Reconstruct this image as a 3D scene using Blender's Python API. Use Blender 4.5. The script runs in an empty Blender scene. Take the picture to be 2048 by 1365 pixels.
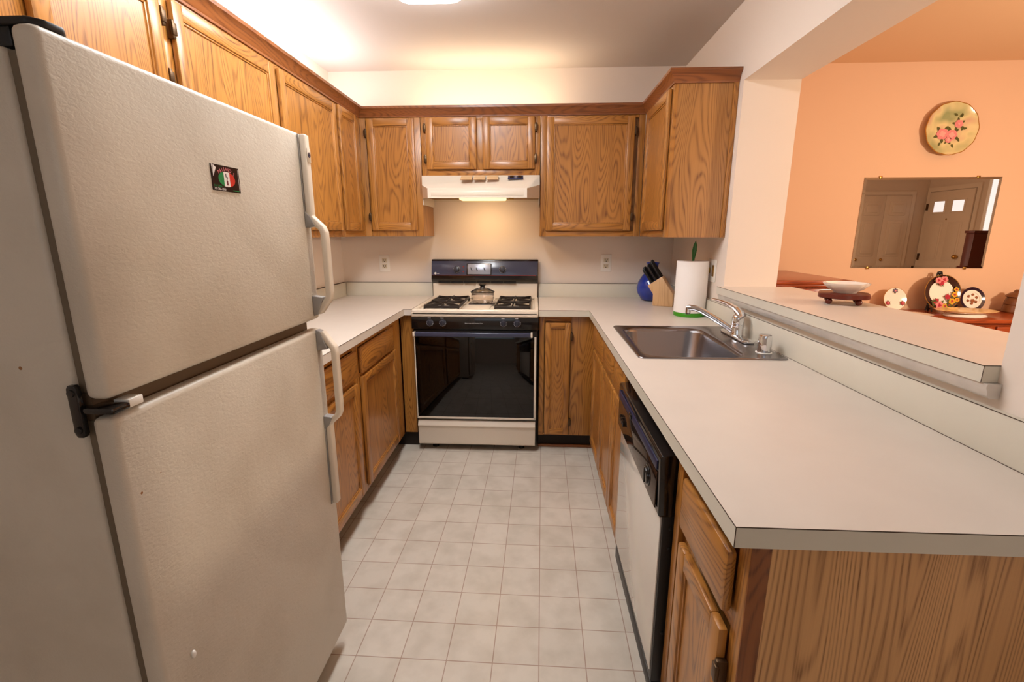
import bpy, bmesh, math, random
from mathutils import Vector, Matrix
random.seed(4)
PI = math.pi
SC = bpy.context.scene
COL = SC.collection

# ------------------------------------------------------------------ camera
cam = bpy.data.cameras.new('camera')
cam.sensor_width = 36.0
cam.lens = 947.48 * 36.0 / 2048
cam.clip_start = 0.02
co = bpy.data.objects.new('camera', cam)
COL.objects.link(co)
co.location = (1.4093, -3.4257, 1.3622)
YAW, PITCH = 0.051, -0.2242
co.rotation_euler = (PI / 2 + PITCH, 0, YAW)
SC.camera = co

# ------------------------------------------------------------------ exposure, world, lights
SC.view_settings.view_transform = 'Standard'
SC.view_settings.look = 'None'
SC.view_settings.gamma = 1.0
SC.view_settings.use_curve_mapping = False
SC.view_settings.exposure = 0.2
try:
    SC.cycles.use_denoising = True
    SC.cycles.max_bounces = 10
    SC.cycles.diffuse_bounces = 6
except Exception:
    pass
W = bpy.data.worlds.new('world')
SC.world = W
W.use_nodes = True
W.node_tree.nodes['Background'].inputs[0].default_value = (0.86, 0.93, 1.0, 1)
W.node_tree.nodes['Background'].inputs[1].default_value = 0.3


def area(name, loc, target, sx, sy, power, color, spread=PI):
    l = bpy.data.lights.new(name, 'AREA')
    l.shape = 'RECTANGLE'
    l.size, l.size_y = sx, sy
    l.energy = power
    l.color = color
    l.spread = spread
    o = bpy.data.objects.new(name, l)
    COL.objects.link(o)
    o.location = loc
    d = Vector(target) - Vector(loc)
    o.rotation_euler = d.to_track_quat('-Z', 'Y').to_euler()
    return o


def point(name, loc, power, color, r):
    l = bpy.data.lights.new(name, 'POINT')
    l.energy = power
    l.color = color
    l.shadow_soft_size = r
    o = bpy.data.objects.new(name, l)
    COL.objects.link(o)
    o.location = loc
    return o


# added fill from behind the camera, standing in an invented window opening
area('rear_fill_light', (1.2, -4.95, 1.75), (1.2, 0, 1.2), 1.8, 0.8, 2.8, (0.94, 0.97, 1.0))
# dining-room chandelier
point('dining_chandelier_light', (4.35, -2.05, 1.58), 88, (1.0, 0.80, 0.60), 0.08)
# unseen fill light on the living side of the dining room, no window there
area('dining_fill_light', (3.3, -4.35, 1.5), (4.2, 0, 1.2), 0.9, 1.4, 11, (1.0, 0.86, 0.72))
# warm strip lamp standing on top of the back wall cabinets
area('cabinet_top_strip_warm', (1.08, -0.17, 2.10), (1.08, -0.17, 3), 0.95, 0.06, 3.3, (1.0, 0.79, 0.54))
area('cabinet_top_fill_cool', (0.15, -0.75, 2.10), (0.15, -0.75, 3), 0.08, 1.1, 4.6, (0.97, 0.97, 1.0))  # added strip light, brightens wall and ceiling above the left cabinets


# ------------------------------------------------------------------ colour + material helpers
def lin(c):
    c = c / 255.0
    return c / 12.92 if c <= 0.04045 else ((c + 0.055) / 1.055) ** 2.4


def rgb(r, g, b):
    return (lin(r), lin(g), lin(b), 1)


def mat(name, color, rough=0.5, metal=0.0, bump=0, bscale=200, emit=None, estr=0, coat=0, trans=0, ior=1.45, spec=None, var=0, vscale=6):
    m = bpy.data.materials.new(name)
    m.use_nodes = True
    nt = m.node_tree
    b = nt.nodes['Principled BSDF']
    b.inputs['Base Color'].default_value = color
    b.inputs['Roughness'].default_value = rough
    b.inputs['Metallic'].default_value = metal
    b.inputs['IOR'].default_value = ior
    if coat:
        b.inputs['Coat Weight'].default_value = coat
        b.inputs['Coat Roughness'].default_value = 0.05
    if trans:
        b.inputs['Transmission Weight'].default_value = trans
    if spec is not None:
        b.inputs['Specular IOR Level'].default_value = spec
    if emit:
        b.inputs['Emission Color'].default_value = emit
        b.inputs['Emission Strength'].default_value = estr
    tc = None
    if bump or var:
        tc = nt.nodes.new('ShaderNodeTexCoord')
    if var:
        n = nt.nodes.new('ShaderNodeTexNoise')
        n.inputs['Scale'].default_value = vscale
        n.inputs['Detail'].default_value = 5
        nt.links.new(tc.outputs['Object'], n.inputs['Vector'])
        r = nt.nodes.new('ShaderNodeValToRGB')
        r.color_ramp.elements[0].position = 0.3
        r.color_ramp.elements[1].position = 0.7
        r.color_ramp.elements[0].color = tuple(c * (1 - var) for c in color[:3]) + (1,)
        r.color_ramp.elements[1].color = tuple(min(1, c * (1 + var * 0.4)) for c in color[:3]) + (1,)
        nt.links.new(n.outputs['Fac'], r.inputs['Fac'])
        nt.links.new(r.outputs['Color'], b.inputs['Base Color'])
    if bump:
        n = nt.nodes.new('ShaderNodeTexNoise')
        n.inputs['Scale'].default_value = bscale
        n.inputs['Detail'].default_value = 3
        nt.links.new(tc.outputs['Object'], n.inputs['Vector'])
        bp = nt.nodes.new('ShaderNodeBump')
        bp.inputs['Strength'].default_value = bump
        bp.inputs['Distance'].default_value = 0.002
        nt.links.new(n.outputs['Fac'], bp.inputs['Height'])
        nt.links.new(bp.outputs['Normal'], b.inputs['Normal'])
    return m


def oak(name, axis, light=(188, 128, 58), dark=(104, 57, 20), rough=0.36, k=1.0, bands=215, al=1.1):
    """varnished oak; the grain runs along `axis`, every mesh gets its own stretch of grain"""
    m = bpy.data.materials.new(name)
    m.use_nodes = True
    nt = m.node_tree
    L = nt.links.new
    N = nt.nodes.new
    b = nt.nodes['Principled BSDF']
    b.inputs['Roughness'].default_value = rough
    b.inputs['Coat Weight'].default_value = 0.25
    b.inputs['Coat Roughness'].default_value = 0.22
    tc = N('ShaderNodeTexCoord')
    oi = N('ShaderNodeObjectInfo')
    mul = N('ShaderNodeMath'); mul.operation = 'MULTIPLY'; mul.inputs[1].default_value = 57.3
    L(oi.outputs['Random'], mul.inputs[0])
    add = N('ShaderNodeVectorMath'); add.operation = 'ADD'
    L(tc.outputs['Object'], add.inputs[0]); L(mul.outputs[0], add.inputs[1])

    def mp(al, ac):
        x = N('ShaderNodeMapping')
        s = [ac, ac, ac]; s['XYZ'.index(axis)] = al
        x.inputs['Scale'].default_value = s
        L(add.outputs[0], x.inputs['Vector'])
        return x

    # cathedral figure: contour lines of a slow noise stretched along the grain
    n1 = N('ShaderNodeTexNoise'); n1.inputs['Scale'].default_value = 1; n1.inputs['Detail'].default_value = 1.5
    n1.inputs['Roughness'].default_value = 0.35
    L(mp(al * k, 7.0 * k).outputs[0], n1.inputs['Vector'])
    a = N('ShaderNodeMath'); a.operation = 'MULTIPLY'; a.inputs[1].default_value = bands
    L(n1.outputs['Fac'], a.inputs[0])
    s = N('ShaderNodeMath'); s.operation = 'SINE'; L(a.outputs[0], s.inputs[0])
    r1 = N('ShaderNodeMapRange'); r1.inputs[1].default_value = -1; r1.inputs[2].default_value = 1
    L(s.outputs[0], r1.inputs[0])
    pw = N('ShaderNodeMath'); pw.operation = 'POWER'; pw.inputs[1].default_value = 2.6; L(r1.outputs[0], pw.inputs[0])
    # pores
    n2 = N('ShaderNodeTexNoise'); n2.inputs['Scale'].default_value = 1; n2.inputs['Detail'].default_value = 3
    L(mp(5, 260).outputs[0], n2.inputs['Vector'])
    # broad tone
    n3 = N('ShaderNodeTexNoise'); n3.inputs['Scale'].default_value = 1; n3.inputs['Detail'].default_value = 2
    L(mp(0.8, 11).outputs[0], n3.inputs['Vector'])
    c1 = N('ShaderNodeMix'); c1.data_type = 'RGBA'
    c1.inputs[6].default_value = rgb(*light); c1.inputs[7].default_value = rgb(*dark)
    f = N('ShaderNodeMath'); f.operation = 'MULTIPLY'; f.inputs[1].default_value = 0.9
    L(pw.outputs[0], f.inputs[0])
    pr = N('ShaderNodeMapRange'); pr.inputs[1].default_value = 0.42; pr.inputs[2].default_value = 0.75
    pr.inputs[3].default_value = 0.35; pr.inputs[4].default_value = 1.0
    L(n2.outputs['Fac'], pr.inputs[0])
    g = N('ShaderNodeMath'); g.operation = 'MULTIPLY'; L(f.outputs[0], g.inputs[0]); L(pr.outputs[0], g.inputs[1])
    h = N('ShaderNodeMath'); h.operation = 'MULTIPLY_ADD'; h.inputs[1].default_value = 0.16
    L(pr.outputs[0], h.inputs[0]); L(g.outputs[0], h.inputs[2])
    L(h.outputs[0], c1.inputs[0])
    c2 = N('ShaderNodeMix'); c2.data_type = 'RGBA'; c2.blend_type = 'MULTIPLY'
    c2.inputs[0].default_value = 1.0
    r3 = N('ShaderNodeValToRGB')
    r3.color_ramp.elements[0].position = 0.3; r3.color_ramp.elements[0].color = (0.86, 0.83, 0.79, 1)
    r3.color_ramp.elements[1].position = 0.68; r3.color_ramp.elements[1].color = (1.0, 1.0, 1.0, 1)
    L(n3.outputs['Fac'], r3.inputs['Fac'])
    L(c1.outputs[2], c2.inputs[6]); L(r3.outputs[0], c2.inputs[7])
    L(c2.outputs[2], b.inputs['Base Color'])
    bp = N('ShaderNodeBump'); bp.inputs['Strength'].default_value = 0.12; bp.inputs['Distance'].default_value = 0.001
    L(n2.outputs['Fac'], bp.inputs['Height']); L(bp.outputs[0], b.inputs['Normal'])
    return m


OAK = {a: oak('oak_grain_' + a.lower(), a) for a in 'XYZ'}
OAKD = {a: oak('stained_oak_moulding_' + a.lower(), a, (150, 88, 42), (96, 48, 20), 0.4) for a in 'XYZ'}
CHERRY = {a: oak('red_brown_wood_' + a.lower(), a, (168, 74, 30), (92, 30, 10), 0.25) for a in 'XYZ'}
ENDG = oak('oak_side_panel', 'Z', (182, 128, 66), (110, 64, 24), 0.42, 0.8)

M = {}
M['wall'] = mat('wall_paint', rgb(232, 219, 206), 0.75, bump=0.08, bscale=180)
M['dwall'] = mat('peach_wall_paint', rgb(224, 186, 154), 0.75, bump=0.08, bscale=180)
M['ceil'] = mat('ceiling_paint', rgb(208, 200, 194), 0.85, bump=0.06, bscale=160)
M['lam'] = mat('laminate_top', rgb(216, 206, 194), 0.34, var=0.03, vscale=9)
M['splash'] = mat('laminate_splash', rgb(214, 208, 192), 0.36, var=0.02, vscale=9)
M['seam'] = mat('dark_laminate_seam', rgb(70, 52, 38), 0.6)
M['alm'] = mat('almond_enamel', rgb(226, 214, 196), 0.28, coat=0.3)
M['black'] = mat('black_enamel', rgb(20, 17, 17), 0.14, coat=0.4)
M['blackm'] = mat('black_satin', rgb(26, 23, 22), 0.42)
M['iron'] = mat('cast_iron', rgb(38, 30, 27), 0.5, bump=0.15, bscale=300)
M['glassb'] = mat('black_glass', rgb(5, 4, 4), 0.03, ior=1.52)
M['knob'] = mat('grey_black_knob', rgb(48, 48, 58), 0.28)  # grey-blue reflections put into the base colour
M['slate'] = mat('dark_blue_grey_panel', rgb(62, 66, 88), 0.2, coat=0.3)  # extra blue stands in for a reflection on the backguard
M['plate_grey'] = mat('silver_panel', rgb(150, 156, 172), 0.28, 0.4)
M['chrome'] = mat('chrome', rgb(225, 225, 228), 0.06, 1.0)
M['steel'] = mat('brushed_steel', rgb(146, 143, 146), 0.26, 1.0, bump=0.03, bscale=500)
M['alu'] = mat('dull_aluminium', rgb(206, 200, 192), 0.38, 0.3, var=0.12, vscale=14)
M['bronze'] = mat('bronze_hinge', rgb(92, 70, 48), 0.38, 0.8)
M['white'] = mat('white_plastic', rgb(240, 236, 228), 0.4)
M['paper'] = mat('paper_towel', rgb(246, 242, 238), 0.95, bump=0.3, bscale=90)
M['green'] = mat('green_plastic', rgb(62, 150, 26), 0.3)
M['leaf'] = mat('leaf_green_plastic', rgb(20, 96, 22), 0.35)
M['bluegl'] = mat('cobalt_glass', rgb(28, 62, 170), 0.08, coat=0.6, var=0.45, vscale=9)
M['blockw'] = oak('pale_block_wood', 'Z', (226, 186, 138), (196, 150, 100), 0.45)
M['knifeh'] = mat('black_knife_handle', rgb(22, 19, 19), 0.4)
M['dark'] = mat('dark_recess', rgb(18, 14, 12), 0.8)
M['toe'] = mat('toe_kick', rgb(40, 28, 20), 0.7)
M['emit'] = mat('lamp_diffuser', rgb(250, 250, 250), 0.5, emit=(0.97, 0.98, 1, 1), estr=22)
M['hoodlamp'] = mat('hood_lamp_lens', rgb(250, 220, 170), 0.3, emit=(1.0, 0.68, 0.30, 1), estr=1.6)
M['lite'] = mat('daylit_pane', rgb(240, 244, 250), 0.1, emit=(0.9, 0.95, 1, 1), estr=1.1)
M['doorp'] = mat('door_paint', rgb(214, 200, 182), 0.5)
M['brass'] = mat('brass', rgb(190, 150, 80), 0.25, 1.0)
M['mirror'] = mat('mirror_glass', rgb(205, 200, 195), 0.01, 1.0)
M['redline'] = mat('red_line', rgb(170, 40, 40), 0.4)
M['ltgrey'] = mat('pale_lettering', rgb(205, 205, 205), 0.5)
M['caddark'] = mat('dark_cabinet_wood', rgb(70, 26, 18), 0.3)
M['porc'] = mat('porcelain', rgb(246, 238, 226), 0.12, coat=0.5)
M['gold'] = mat('gilt_rim', rgb(176, 128, 58), 0.3, 0.7)
M['rose'] = mat('rose_paint', rgb(224, 136, 138), 0.3)
M['rosed'] = mat('deep_rose_paint', rgb(176, 46, 62), 0.3)
M['olive'] = mat('leaf_paint', rgb(82, 84, 40), 0.3)
M['yellow'] = mat('yellow_petal_paint', rgb(214, 164, 48), 0.3)
M['navy'] = mat('navy_glaze', rgb(40, 22, 44), 0.15, coat=0.5)
M['maroon'] = mat('dark_brown_glaze', rgb(52, 20, 16), 0.15, coat=0.5)
M['platter'] = mat('cream_platter', rgb(236, 202, 140), 0.2, coat=0.4)
M['jar'] = mat('brown_stoneware', rgb(120, 72, 36), 0.35, var=0.35, vscale=22)
M['smoke'] = mat('amber_glass', (0.95, 0.90, 0.86, 1), 0.02, trans=1.0, ior=1.45)
M['standw'] = mat('dark_red_wood', rgb(96, 34, 20), 0.3)
M['carpet'] = mat('dining_carpet', rgb(170, 150, 126), 0.95, bump=0.4, bscale=400)


def fridge_mat():
    m = mat('leather_grain_enamel', rgb(206, 196, 180), 0.4, coat=0.1)
    nt = m.node_tree; L = nt.links.new; N = nt.nodes.new
    b = nt.nodes['Principled BSDF']
    tc = N('ShaderNodeTexCoord')
    mp = N('ShaderNodeMapping'); mp.inputs['Scale'].default_value = (1, 0.55, 1)
    L(tc.outputs['Object'], mp.inputs['Vector'])
    n = N('ShaderNodeTexNoise'); n.inputs['Scale'].default_value = 185; n.inputs['Detail'].default_value = 3
    n.inputs['Distortion'].default_value = 0.6
    L(mp.outputs[0], n.inputs['Vector'])
    bp = N('ShaderNodeBump'); bp.inputs['Strength'].default_value = 0.42; bp.inputs['Distance'].default_value = 0.0016
    L(n.outputs['Fac'], bp.inputs['Height']); L(bp.outputs[0], b.inputs['Normal'])
    # smudges and rust specks
    n2 = N('ShaderNodeTexNoise'); n2.inputs['Scale'].default_value = 5; n2.inputs['Detail'].default_value = 6
    L(tc.outputs['Object'], n2.inputs['Vector'])
    r = N('ShaderNodeValToRGB')
    r.color_ramp.elements[0].position = 0.30; r.color_ramp.elements[0].color = rgb(196, 186, 170)
    r.color_ramp.elements[1].position = 0.55; r.color_ramp.elements[1].color = rgb(208, 199, 184)
    L(n2.outputs['Fac'], r.inputs['Fac'])
    v = N('ShaderNodeTexVoronoi'); v.inputs['Scale'].default_value = 6.5
    L(tc.outputs['Object'], v.inputs['Vector'])
    lt = N('ShaderNodeMath'); lt.operation = 'LESS_THAN'; lt.inputs[1].default_value = 0.024
    L(v.outputs['Distance'], lt.inputs[0])
    mx = N('ShaderNodeMix'); mx.data_type = 'RGBA'
    L(lt.outputs[0], mx.inputs[0]); L(r.outputs[0], mx.inputs[6]); mx.inputs[7].default_value = rgb(150, 104, 62)
    L(mx.outputs[2], b.inputs['Base Color'])
    return m


M['fridge'] = fridge_mat()


def floor_mat():
    m = mat('vinyl_floor_tiles', rgb(210, 205, 194), 0.3)
    nt = m.node_tree; L = nt.links.new; N = nt.nodes.new
    b = nt.nodes['Principled BSDF']
    tc = N('ShaderNodeTexCoord')
    mp = N('ShaderNodeMapping'); mp.vector_type = 'TEXTURE'
    mp.inputs['Location'].default_value = (1.3764, -0.7343, 0)
    mp.inputs['Rotation'].default_value = (0, 0, -0.0111)
    L(tc.outputs['Object'], mp.inputs['Vector'])
    br = N('ShaderNodeTexBrick'); br.offset = 0; br.squash = 1
    br.inputs['Scale'].default_value = 1; br.inputs['Brick Width'].default_value = 0.1508
    br.inputs['Row Height'].default_value = 0.1508; br.inputs['Mortar Size'].default_value = 0.0019
    br.inputs['Mortar Smooth'].default_value = 0.25
    br.inputs['Color1'].default_value = rgb(216, 207, 193); br.inputs['Color2'].default_value = rgb(210, 201, 187)
    br.inputs['Mortar'].default_value = rgb(172, 148, 132)
    L(mp.outputs[0], br.inputs['Vector'])
    n = N('ShaderNodeTexNoise'); n.inputs['Scale'].default_value = 11; n.inputs['Detail'].default_value = 6
    L(tc.outputs['Object'], n.inputs['Vector'])
    r = N('ShaderNodeValToRGB')
    r.color_ramp.elements[0].position = 0.32; r.color_ramp.elements[0].color = (0.86, 0.85, 0.83, 1)
    r.color_ramp.elements[1].position = 0.6; r.color_ramp.elements[1].color = (1, 1, 1, 1)
    L(n.outputs['Fac'], r.inputs['Fac'])
    mx = N('ShaderNodeMix'); mx.data_type = 'RGBA'; mx.blend_type = 'MULTIPLY'; mx.inputs[0].default_value = 1
    L(br.outputs['Color'], mx.inputs[6]); L(r.outputs[0], mx.inputs[7]); L(mx.outputs[2], b.inputs['Base Color'])
    bp = N('ShaderNodeBump'); bp.inputs['Strength'].default_value = 0.25; bp.inputs['Distance'].default_value = 0.002
    n4 = N('ShaderNodeTexNoise'); n4.inputs['Scale'].default_value = 60
    L(tc.outputs['Object'], n4.inputs['Vector']); L(n4.outputs['Fac'], bp.inputs['Height']); L(bp.outputs[0], b.inputs['Normal'])
    return m


M['floor'] = floor_mat()

# ------------------------------------------------------------------ mesh builder
WL = {}     # world location of every object


class MB:
    def __init__(self):
        self.bm = bmesh.new()

    def _merge(self, b2, mi, mtx=None):
        if mtx is not None:
            bmesh.ops.transform(b2, matrix=mtx, verts=b2.verts)
        vm = {}
        for v in b2.verts:
            vm[v] = self.bm.verts.new(v.co)
        for f in b2.faces:
            try:
                nf = self.bm.faces.new([vm[v] for v in f.verts])
                nf.material_index = mi if mi is not None else f.material_index
            except ValueError:
                pass
        b2.free()
        return self

    def box(self, x0, x1, y0, y1, z0, z1, b=0.0, mi=0, seg=2, mtx=None):
        b2 = bmesh.new()
        x0, x1 = min(x0, x1), max(x0, x1); y0, y1 = min(y0, y1), max(y0, y1); z0, z1 = min(z0, z1), max(z0, z1)
        vs = [b2.verts.new((x, y, z)) for x in (x0, x1) for y in (y0, y1) for z in (z0, z1)]
        for q in ((0, 1, 3, 2), (4, 6, 7, 5), (0, 4, 5, 1), (2, 3, 7, 6), (0, 2, 6, 4), (1, 5, 7, 3)):
            b2.faces.new([vs[i] for i in q])
        if b:
            bmesh.ops.bevel(b2, geom=b2.edges[:], offset=min(b, 0.49 * min(x1 - x0, y1 - y0, z1 - z0)), segments=seg, profile=0.5, affect='EDGES')
        return self._merge(b2, mi, mtx)

    def prism(self, poly, a0, a1, axis='Z', b=0.0, mi=0, mtx=None, seg=2):
        """poly: 2-D outline. axis Z: (x,y); X: (y,z); Y: (x,z)"""
        def P(p, a):
            return {'Z': (p[0], p[1], a), 'X': (a, p[0], p[1]), 'Y': (p[0], a, p[1])}[axis]
        b2 = bmesh.new()
        lo = [b2.verts.new(P(p, a0)) for p in poly]
        hi = [b2.verts.new(P(p, a1)) for p in poly]
        n = len(poly)
        b2.faces.new(lo[::-1]); b2.faces.new(hi)
        for i in range(n):
            b2.faces.new((lo[i], lo[(i + 1) % n], hi[(i + 1) % n], hi[i]))
        bmesh.ops.recalc_face_normals(b2, faces=b2.faces)
        if b:
            bmesh.ops.bevel(b2, geom=b2.edges[:], offset=b, segments=seg, profile=0.5, affect='EDGES')
        return self._merge(b2, mi, mtx)

    def lathe(self, prof, c=(0, 0, 0), seg=32, mi=0, mtx=None, mod=None, cap=True):
        b2 = bmesh.new()
        rings = []
        for r, z in prof:
            ring = []
            for k in range(seg):
                t = 2 * PI * k / seg
                rr = r * (mod(t, r) if mod else 1)
                ring.append(b2.verts.new((c[0] + rr * math.cos(t), c[1] + rr * math.sin(t), c[2] + z)))
            rings.append(ring)
        for a, d in zip(rings, rings[1:]):
            for k in range(seg):
                b2.faces.new((a[k], a[(k + 1) % seg], d[(k + 1) % seg], d[k]))
        if cap:
            if prof[0][0] > 1e-6: b2.faces.new(rings[0][::-1])
            if prof[-1][0] > 1e-6: b2.faces.new(rings[-1])
        bmesh.ops.remove_doubles(b2, verts=b2.verts, dist=1e-6)
        bmesh.ops.recalc_face_normals(b2, faces=b2.faces)
        return self._merge(b2, mi, mtx)

    def cyl(self, c, r, h, axis='Z', seg=24, b=0.0, mi=0, r2=None):
        r2 = r if r2 is None else r2
        b_ = min(b, r2 * 0.9, h * 0.45)
        prof = [(0, 0), (r, 0), (r2, h - b_)] + ([(r2 - b_ * 0.3, h - b_ * 0.3), (r2 - b_, h)] if b_ else []) + [(0, h)]
        rot = {'Z': Matrix.Identity(4), 'X': Matrix.Rotation(PI / 2, 4, 'Y'), '-X': Matrix.Rotation(-PI / 2, 4, 'Y'),
               'Y': Matrix.Rotation(-PI / 2, 4, 'X'), '-Y': Matrix.Rotation(PI / 2, 4, 'X')}[axis]
        return self.lathe(prof, seg=seg, mi=mi, mtx=Matrix.Translation(c) @ rot)

    def tube(self, pts, rad, seg=12, mi=0, sx=1.0, sy=1.0, up=(0, 0, 1)):
        pts = [Vector(p) for p in pts]
        n = len(pts)
        if not isinstance(rad, (list, tuple)): rad = [rad] * n
        b2 = bmesh.new()
        rings = []
        u = Vector(up)
        for i, p in enumerate(pts):
            t = (pts[min(i + 1, n - 1)] - pts[max(i - 1, 0)]).normalized()
            a = u.cross(t)
            if a.length < 1e-4: a = Vector((1, 0, 0)).cross(t)
            a.normalize(); bb = t.cross(a).normalized()
            rings.append([b2.verts.new(p + rad[i] * (sx * math.cos(2 * PI * k / seg) * a + sy * math.sin(2 * PI * k / seg) * bb)) for k in range(seg)])
        for r, d in zip(rings, rings[1:]):
            for k in range(seg):
                b2.faces.new((r[k], r[(k + 1) % seg], d[(k + 1) % seg], d[k]))
        b2.faces.new(rings[0][::-1]); b2.faces.new(rings[-1])
        bmesh.ops.recalc_face_normals(b2, faces=b2.faces)
        return self._merge(b2, mi)

    def ball(self, c, r, s=(1, 1, 1), mi=0, seg=16):
        b2 = bmesh.new()
        bmesh.ops.create_uvsphere(b2, u_segments=seg, v_segments=max(6, seg // 2), radius=r)
        return self._merge(b2, mi, Matrix.Translation(c) @ Matrix.Diagonal((*s, 1)))

    def poly(self, pts, mi=0, mtx=None):
        b2 = bmesh.new()
        b2.faces.new([b2.verts.new(p) for p in pts])
        return self._merge(b2, mi, mtx)

    def text(self, s, size, mtx, mi=0, depth=0.0003, sx=1.0, align='CENTER'):
        cu = bpy.data.curves.new('lettering', 'FONT')
        cu.body = s; cu.size = size; cu.extrude = depth; cu.align_x = align; cu.align_y = 'CENTER'
        o = bpy.data.objects.new('lettering', cu)
        COL.objects.link(o)
        bpy.context.view_layer.update()
        me = bpy.data.meshes.new_from_object(o.evaluated_get(bpy.context.evaluated_depsgraph_get()))
        b2 = bmesh.new(); b2.from_mesh(me)
        bpy.data.objects.remove(o); bpy.data.curves.remove(cu); bpy.data.meshes.remove(me)
        return self._merge(b2, mi, mtx @ Matrix.Diagonal((sx, 1, 1, 1)))

    def build(self, name, mats, parent=None, smooth=40):
        bm = self.bm
        xs = [v.co for v in bm.verts]
        lo = Vector((min(v[i] for v in xs) for i in range(3))); hi = Vector((max(v[i] for v in xs) for i in range(3)))
        c = (lo + hi) / 2
        if parent is None: c.z = lo.z
        for v in bm.verts: v.co -= c
        me = bpy.data.meshes.new(name)
        bm.to_mesh(me); bm.free()
        for m in (mats if isinstance(mats, (list, tuple)) else [mats]): me.materials.append(m)
        if smooth:
            me.polygons.foreach_set('use_smooth', [True] * len(me.polygons))
            me.set_sharp_from_angle(angle=math.radians(smooth))
        o = bpy.data.objects.new(name, me)
        COL.objects.link(o)
        if parent:
            o.parent = parent
            o.location = c - WL[parent.name]
        else:
            o.location = c
        WL[o.name] = c
        return o


def tag(o, label, cat=None, group=None):
    o['label'] = label
    if cat: o['category'] = cat
    if group: o['group'] = group
    return o


def thing(name, label, cat, loc=(0, 0, 0), group=None):
    o = bpy.data.objects.new(name, None)
    o.empty_display_size = 0.1
    COL.objects.link(o)
    o.location = loc
    WL[o.name] = Vector(loc)
    return tag(o, label, cat, group)


def struct(o):
    o['kind'] = 'structure'
    return o


def B(name, mats, parent, *boxes, b=0.0, smooth=40):
    m = MB()
    for q in boxes: m.box(*q[:6], b=q[6] if len(q) > 6 else b)
    return m.build(name, mats, parent, smooth)


# ------------------------------------------------------------------ measured room
ZC = 2.4145            # ceiling
WX = 2.36              # kitchen face of the pass-through wall
WT = 0.26
YJ, YP = -0.966, -2.444
ZH = 2.0536
LZ = 1.098             # bar ledge top
CT = 0.914             # counter top
UB, UT = 1.341, 2.075  # wall cabinets
XE, YS = 7.45, -4.55   # far walls of the dining room and hall
YF = -5.0

struct(B('floor', M['floor'], None, (-0.12, WX + WT, YF - 0.12, 0.12, -0.06, 0)))
struct(B('floor_dining', M['carpet'], None, (WX + WT, XE + 0.1, YF - 0.12, 0.12, -0.06, 0)))
struct(B('ceiling', M['ceil'], None, (-0.12, WX + WT / 2, YF - 0.12, 0.12, ZC, ZC + 0.1)))
struct(B('ceiling_dining', mat('orange_lit_ceiling', rgb(224, 188, 150), 0.85), None, (WX + WT / 2, XE + 0.1, YF - 0.12, 0.12, ZC, ZC + 0.1)))  # orange lamplight on the dining ceiling put into its colour
struct(B('wall_left', M['wall'], None, (-0.12, 0, YF - 0.12, 0.12, 0, ZC)))
struct(B('wall_back', M['wall'], None, (0, WX + WT, 0, 0.12, 0, ZC)))
struct(B('wall_dining', M['dwall'], None, (WX + WT, XE, 0, 0.12, 0, ZC)))
for q in ((YJ, 0, 0, ZC), (YP, YJ, ZH, ZC), (YP, YJ, 0, LZ - 0.037), (YF, YP, 0, ZC)):      # post, header, half wall, near post
    struct(B('wall_right', M['wall'], None, (WX, WX + WT, *q)))
m = MB()   # unseen wall behind the camera, opening added for the fill light
m.box(0.2, 2.2, YF - 0.12, YF, 0, 1.3); m.box(-0.12, 0.2, YF - 0.12, YF, 0, ZC); m.box(2.2, WX + WT, YF - 0.12, YF, 0, ZC); m.box(0.2, 2.2, YF - 0.12, YF, 2.2, ZC)
struct(m.build('wall_front', M['wall']))
M['hallwall'] = mat('hall_wall_paint', rgb(206, 190, 172), 0.75)
struct(B('wall_east', M['hallwall'], None, (XE, XE + 0.1, YF, 0, 0, ZC)))
struct(B('wall_hall', M['hallwall'], None, (WX + WT, XE, YS - 0.12, YS, 0, ZC)))


# ------------------------------------------------------------------ cabinets
class Face:
    """u runs along the front, v is height, n points out of the front"""
    def __init__(s, side, plane): s.side, s.p = side, plane

    def box(s, m, u0, u1, v0, v1, n0, n1, b=0.0, mi=0):
        if s.side == 'L': m.box(s.p + n0, s.p + n1, u0, u1, v0, v1, b, mi)
        elif s.side == 'R': m.box(s.p - n1, s.p - n0, u0, u1, v0, v1, b, mi)
        else: m.box(u0, u1, s.p - n1, s.p - n0, v0, v1, b, mi)

    def horiz(s): return OAK['X'] if s.side == 'B' else OAK['Y']

    def pt(s, u, v, n):
        return {'L': (s.p + n, u, v), 'R': (s.p - n, u, v), 'B': (u, s.p - n, v)}[s.side]


def hinge(parent, F, u, v, n=0.0):
    m = MB()
    F.box(m, u - 0.006, u + 0.006, v - 0.026, v + 0.026, n + 0.001, n + 0.022, 0.003)
    F.box(m, u - 0.009, u + 0.009, v - 0.017, v + 0.017, n + 0.016, n + 0.0245, 0.002)
    m.build('hinge', M['bronze'], parent)


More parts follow.
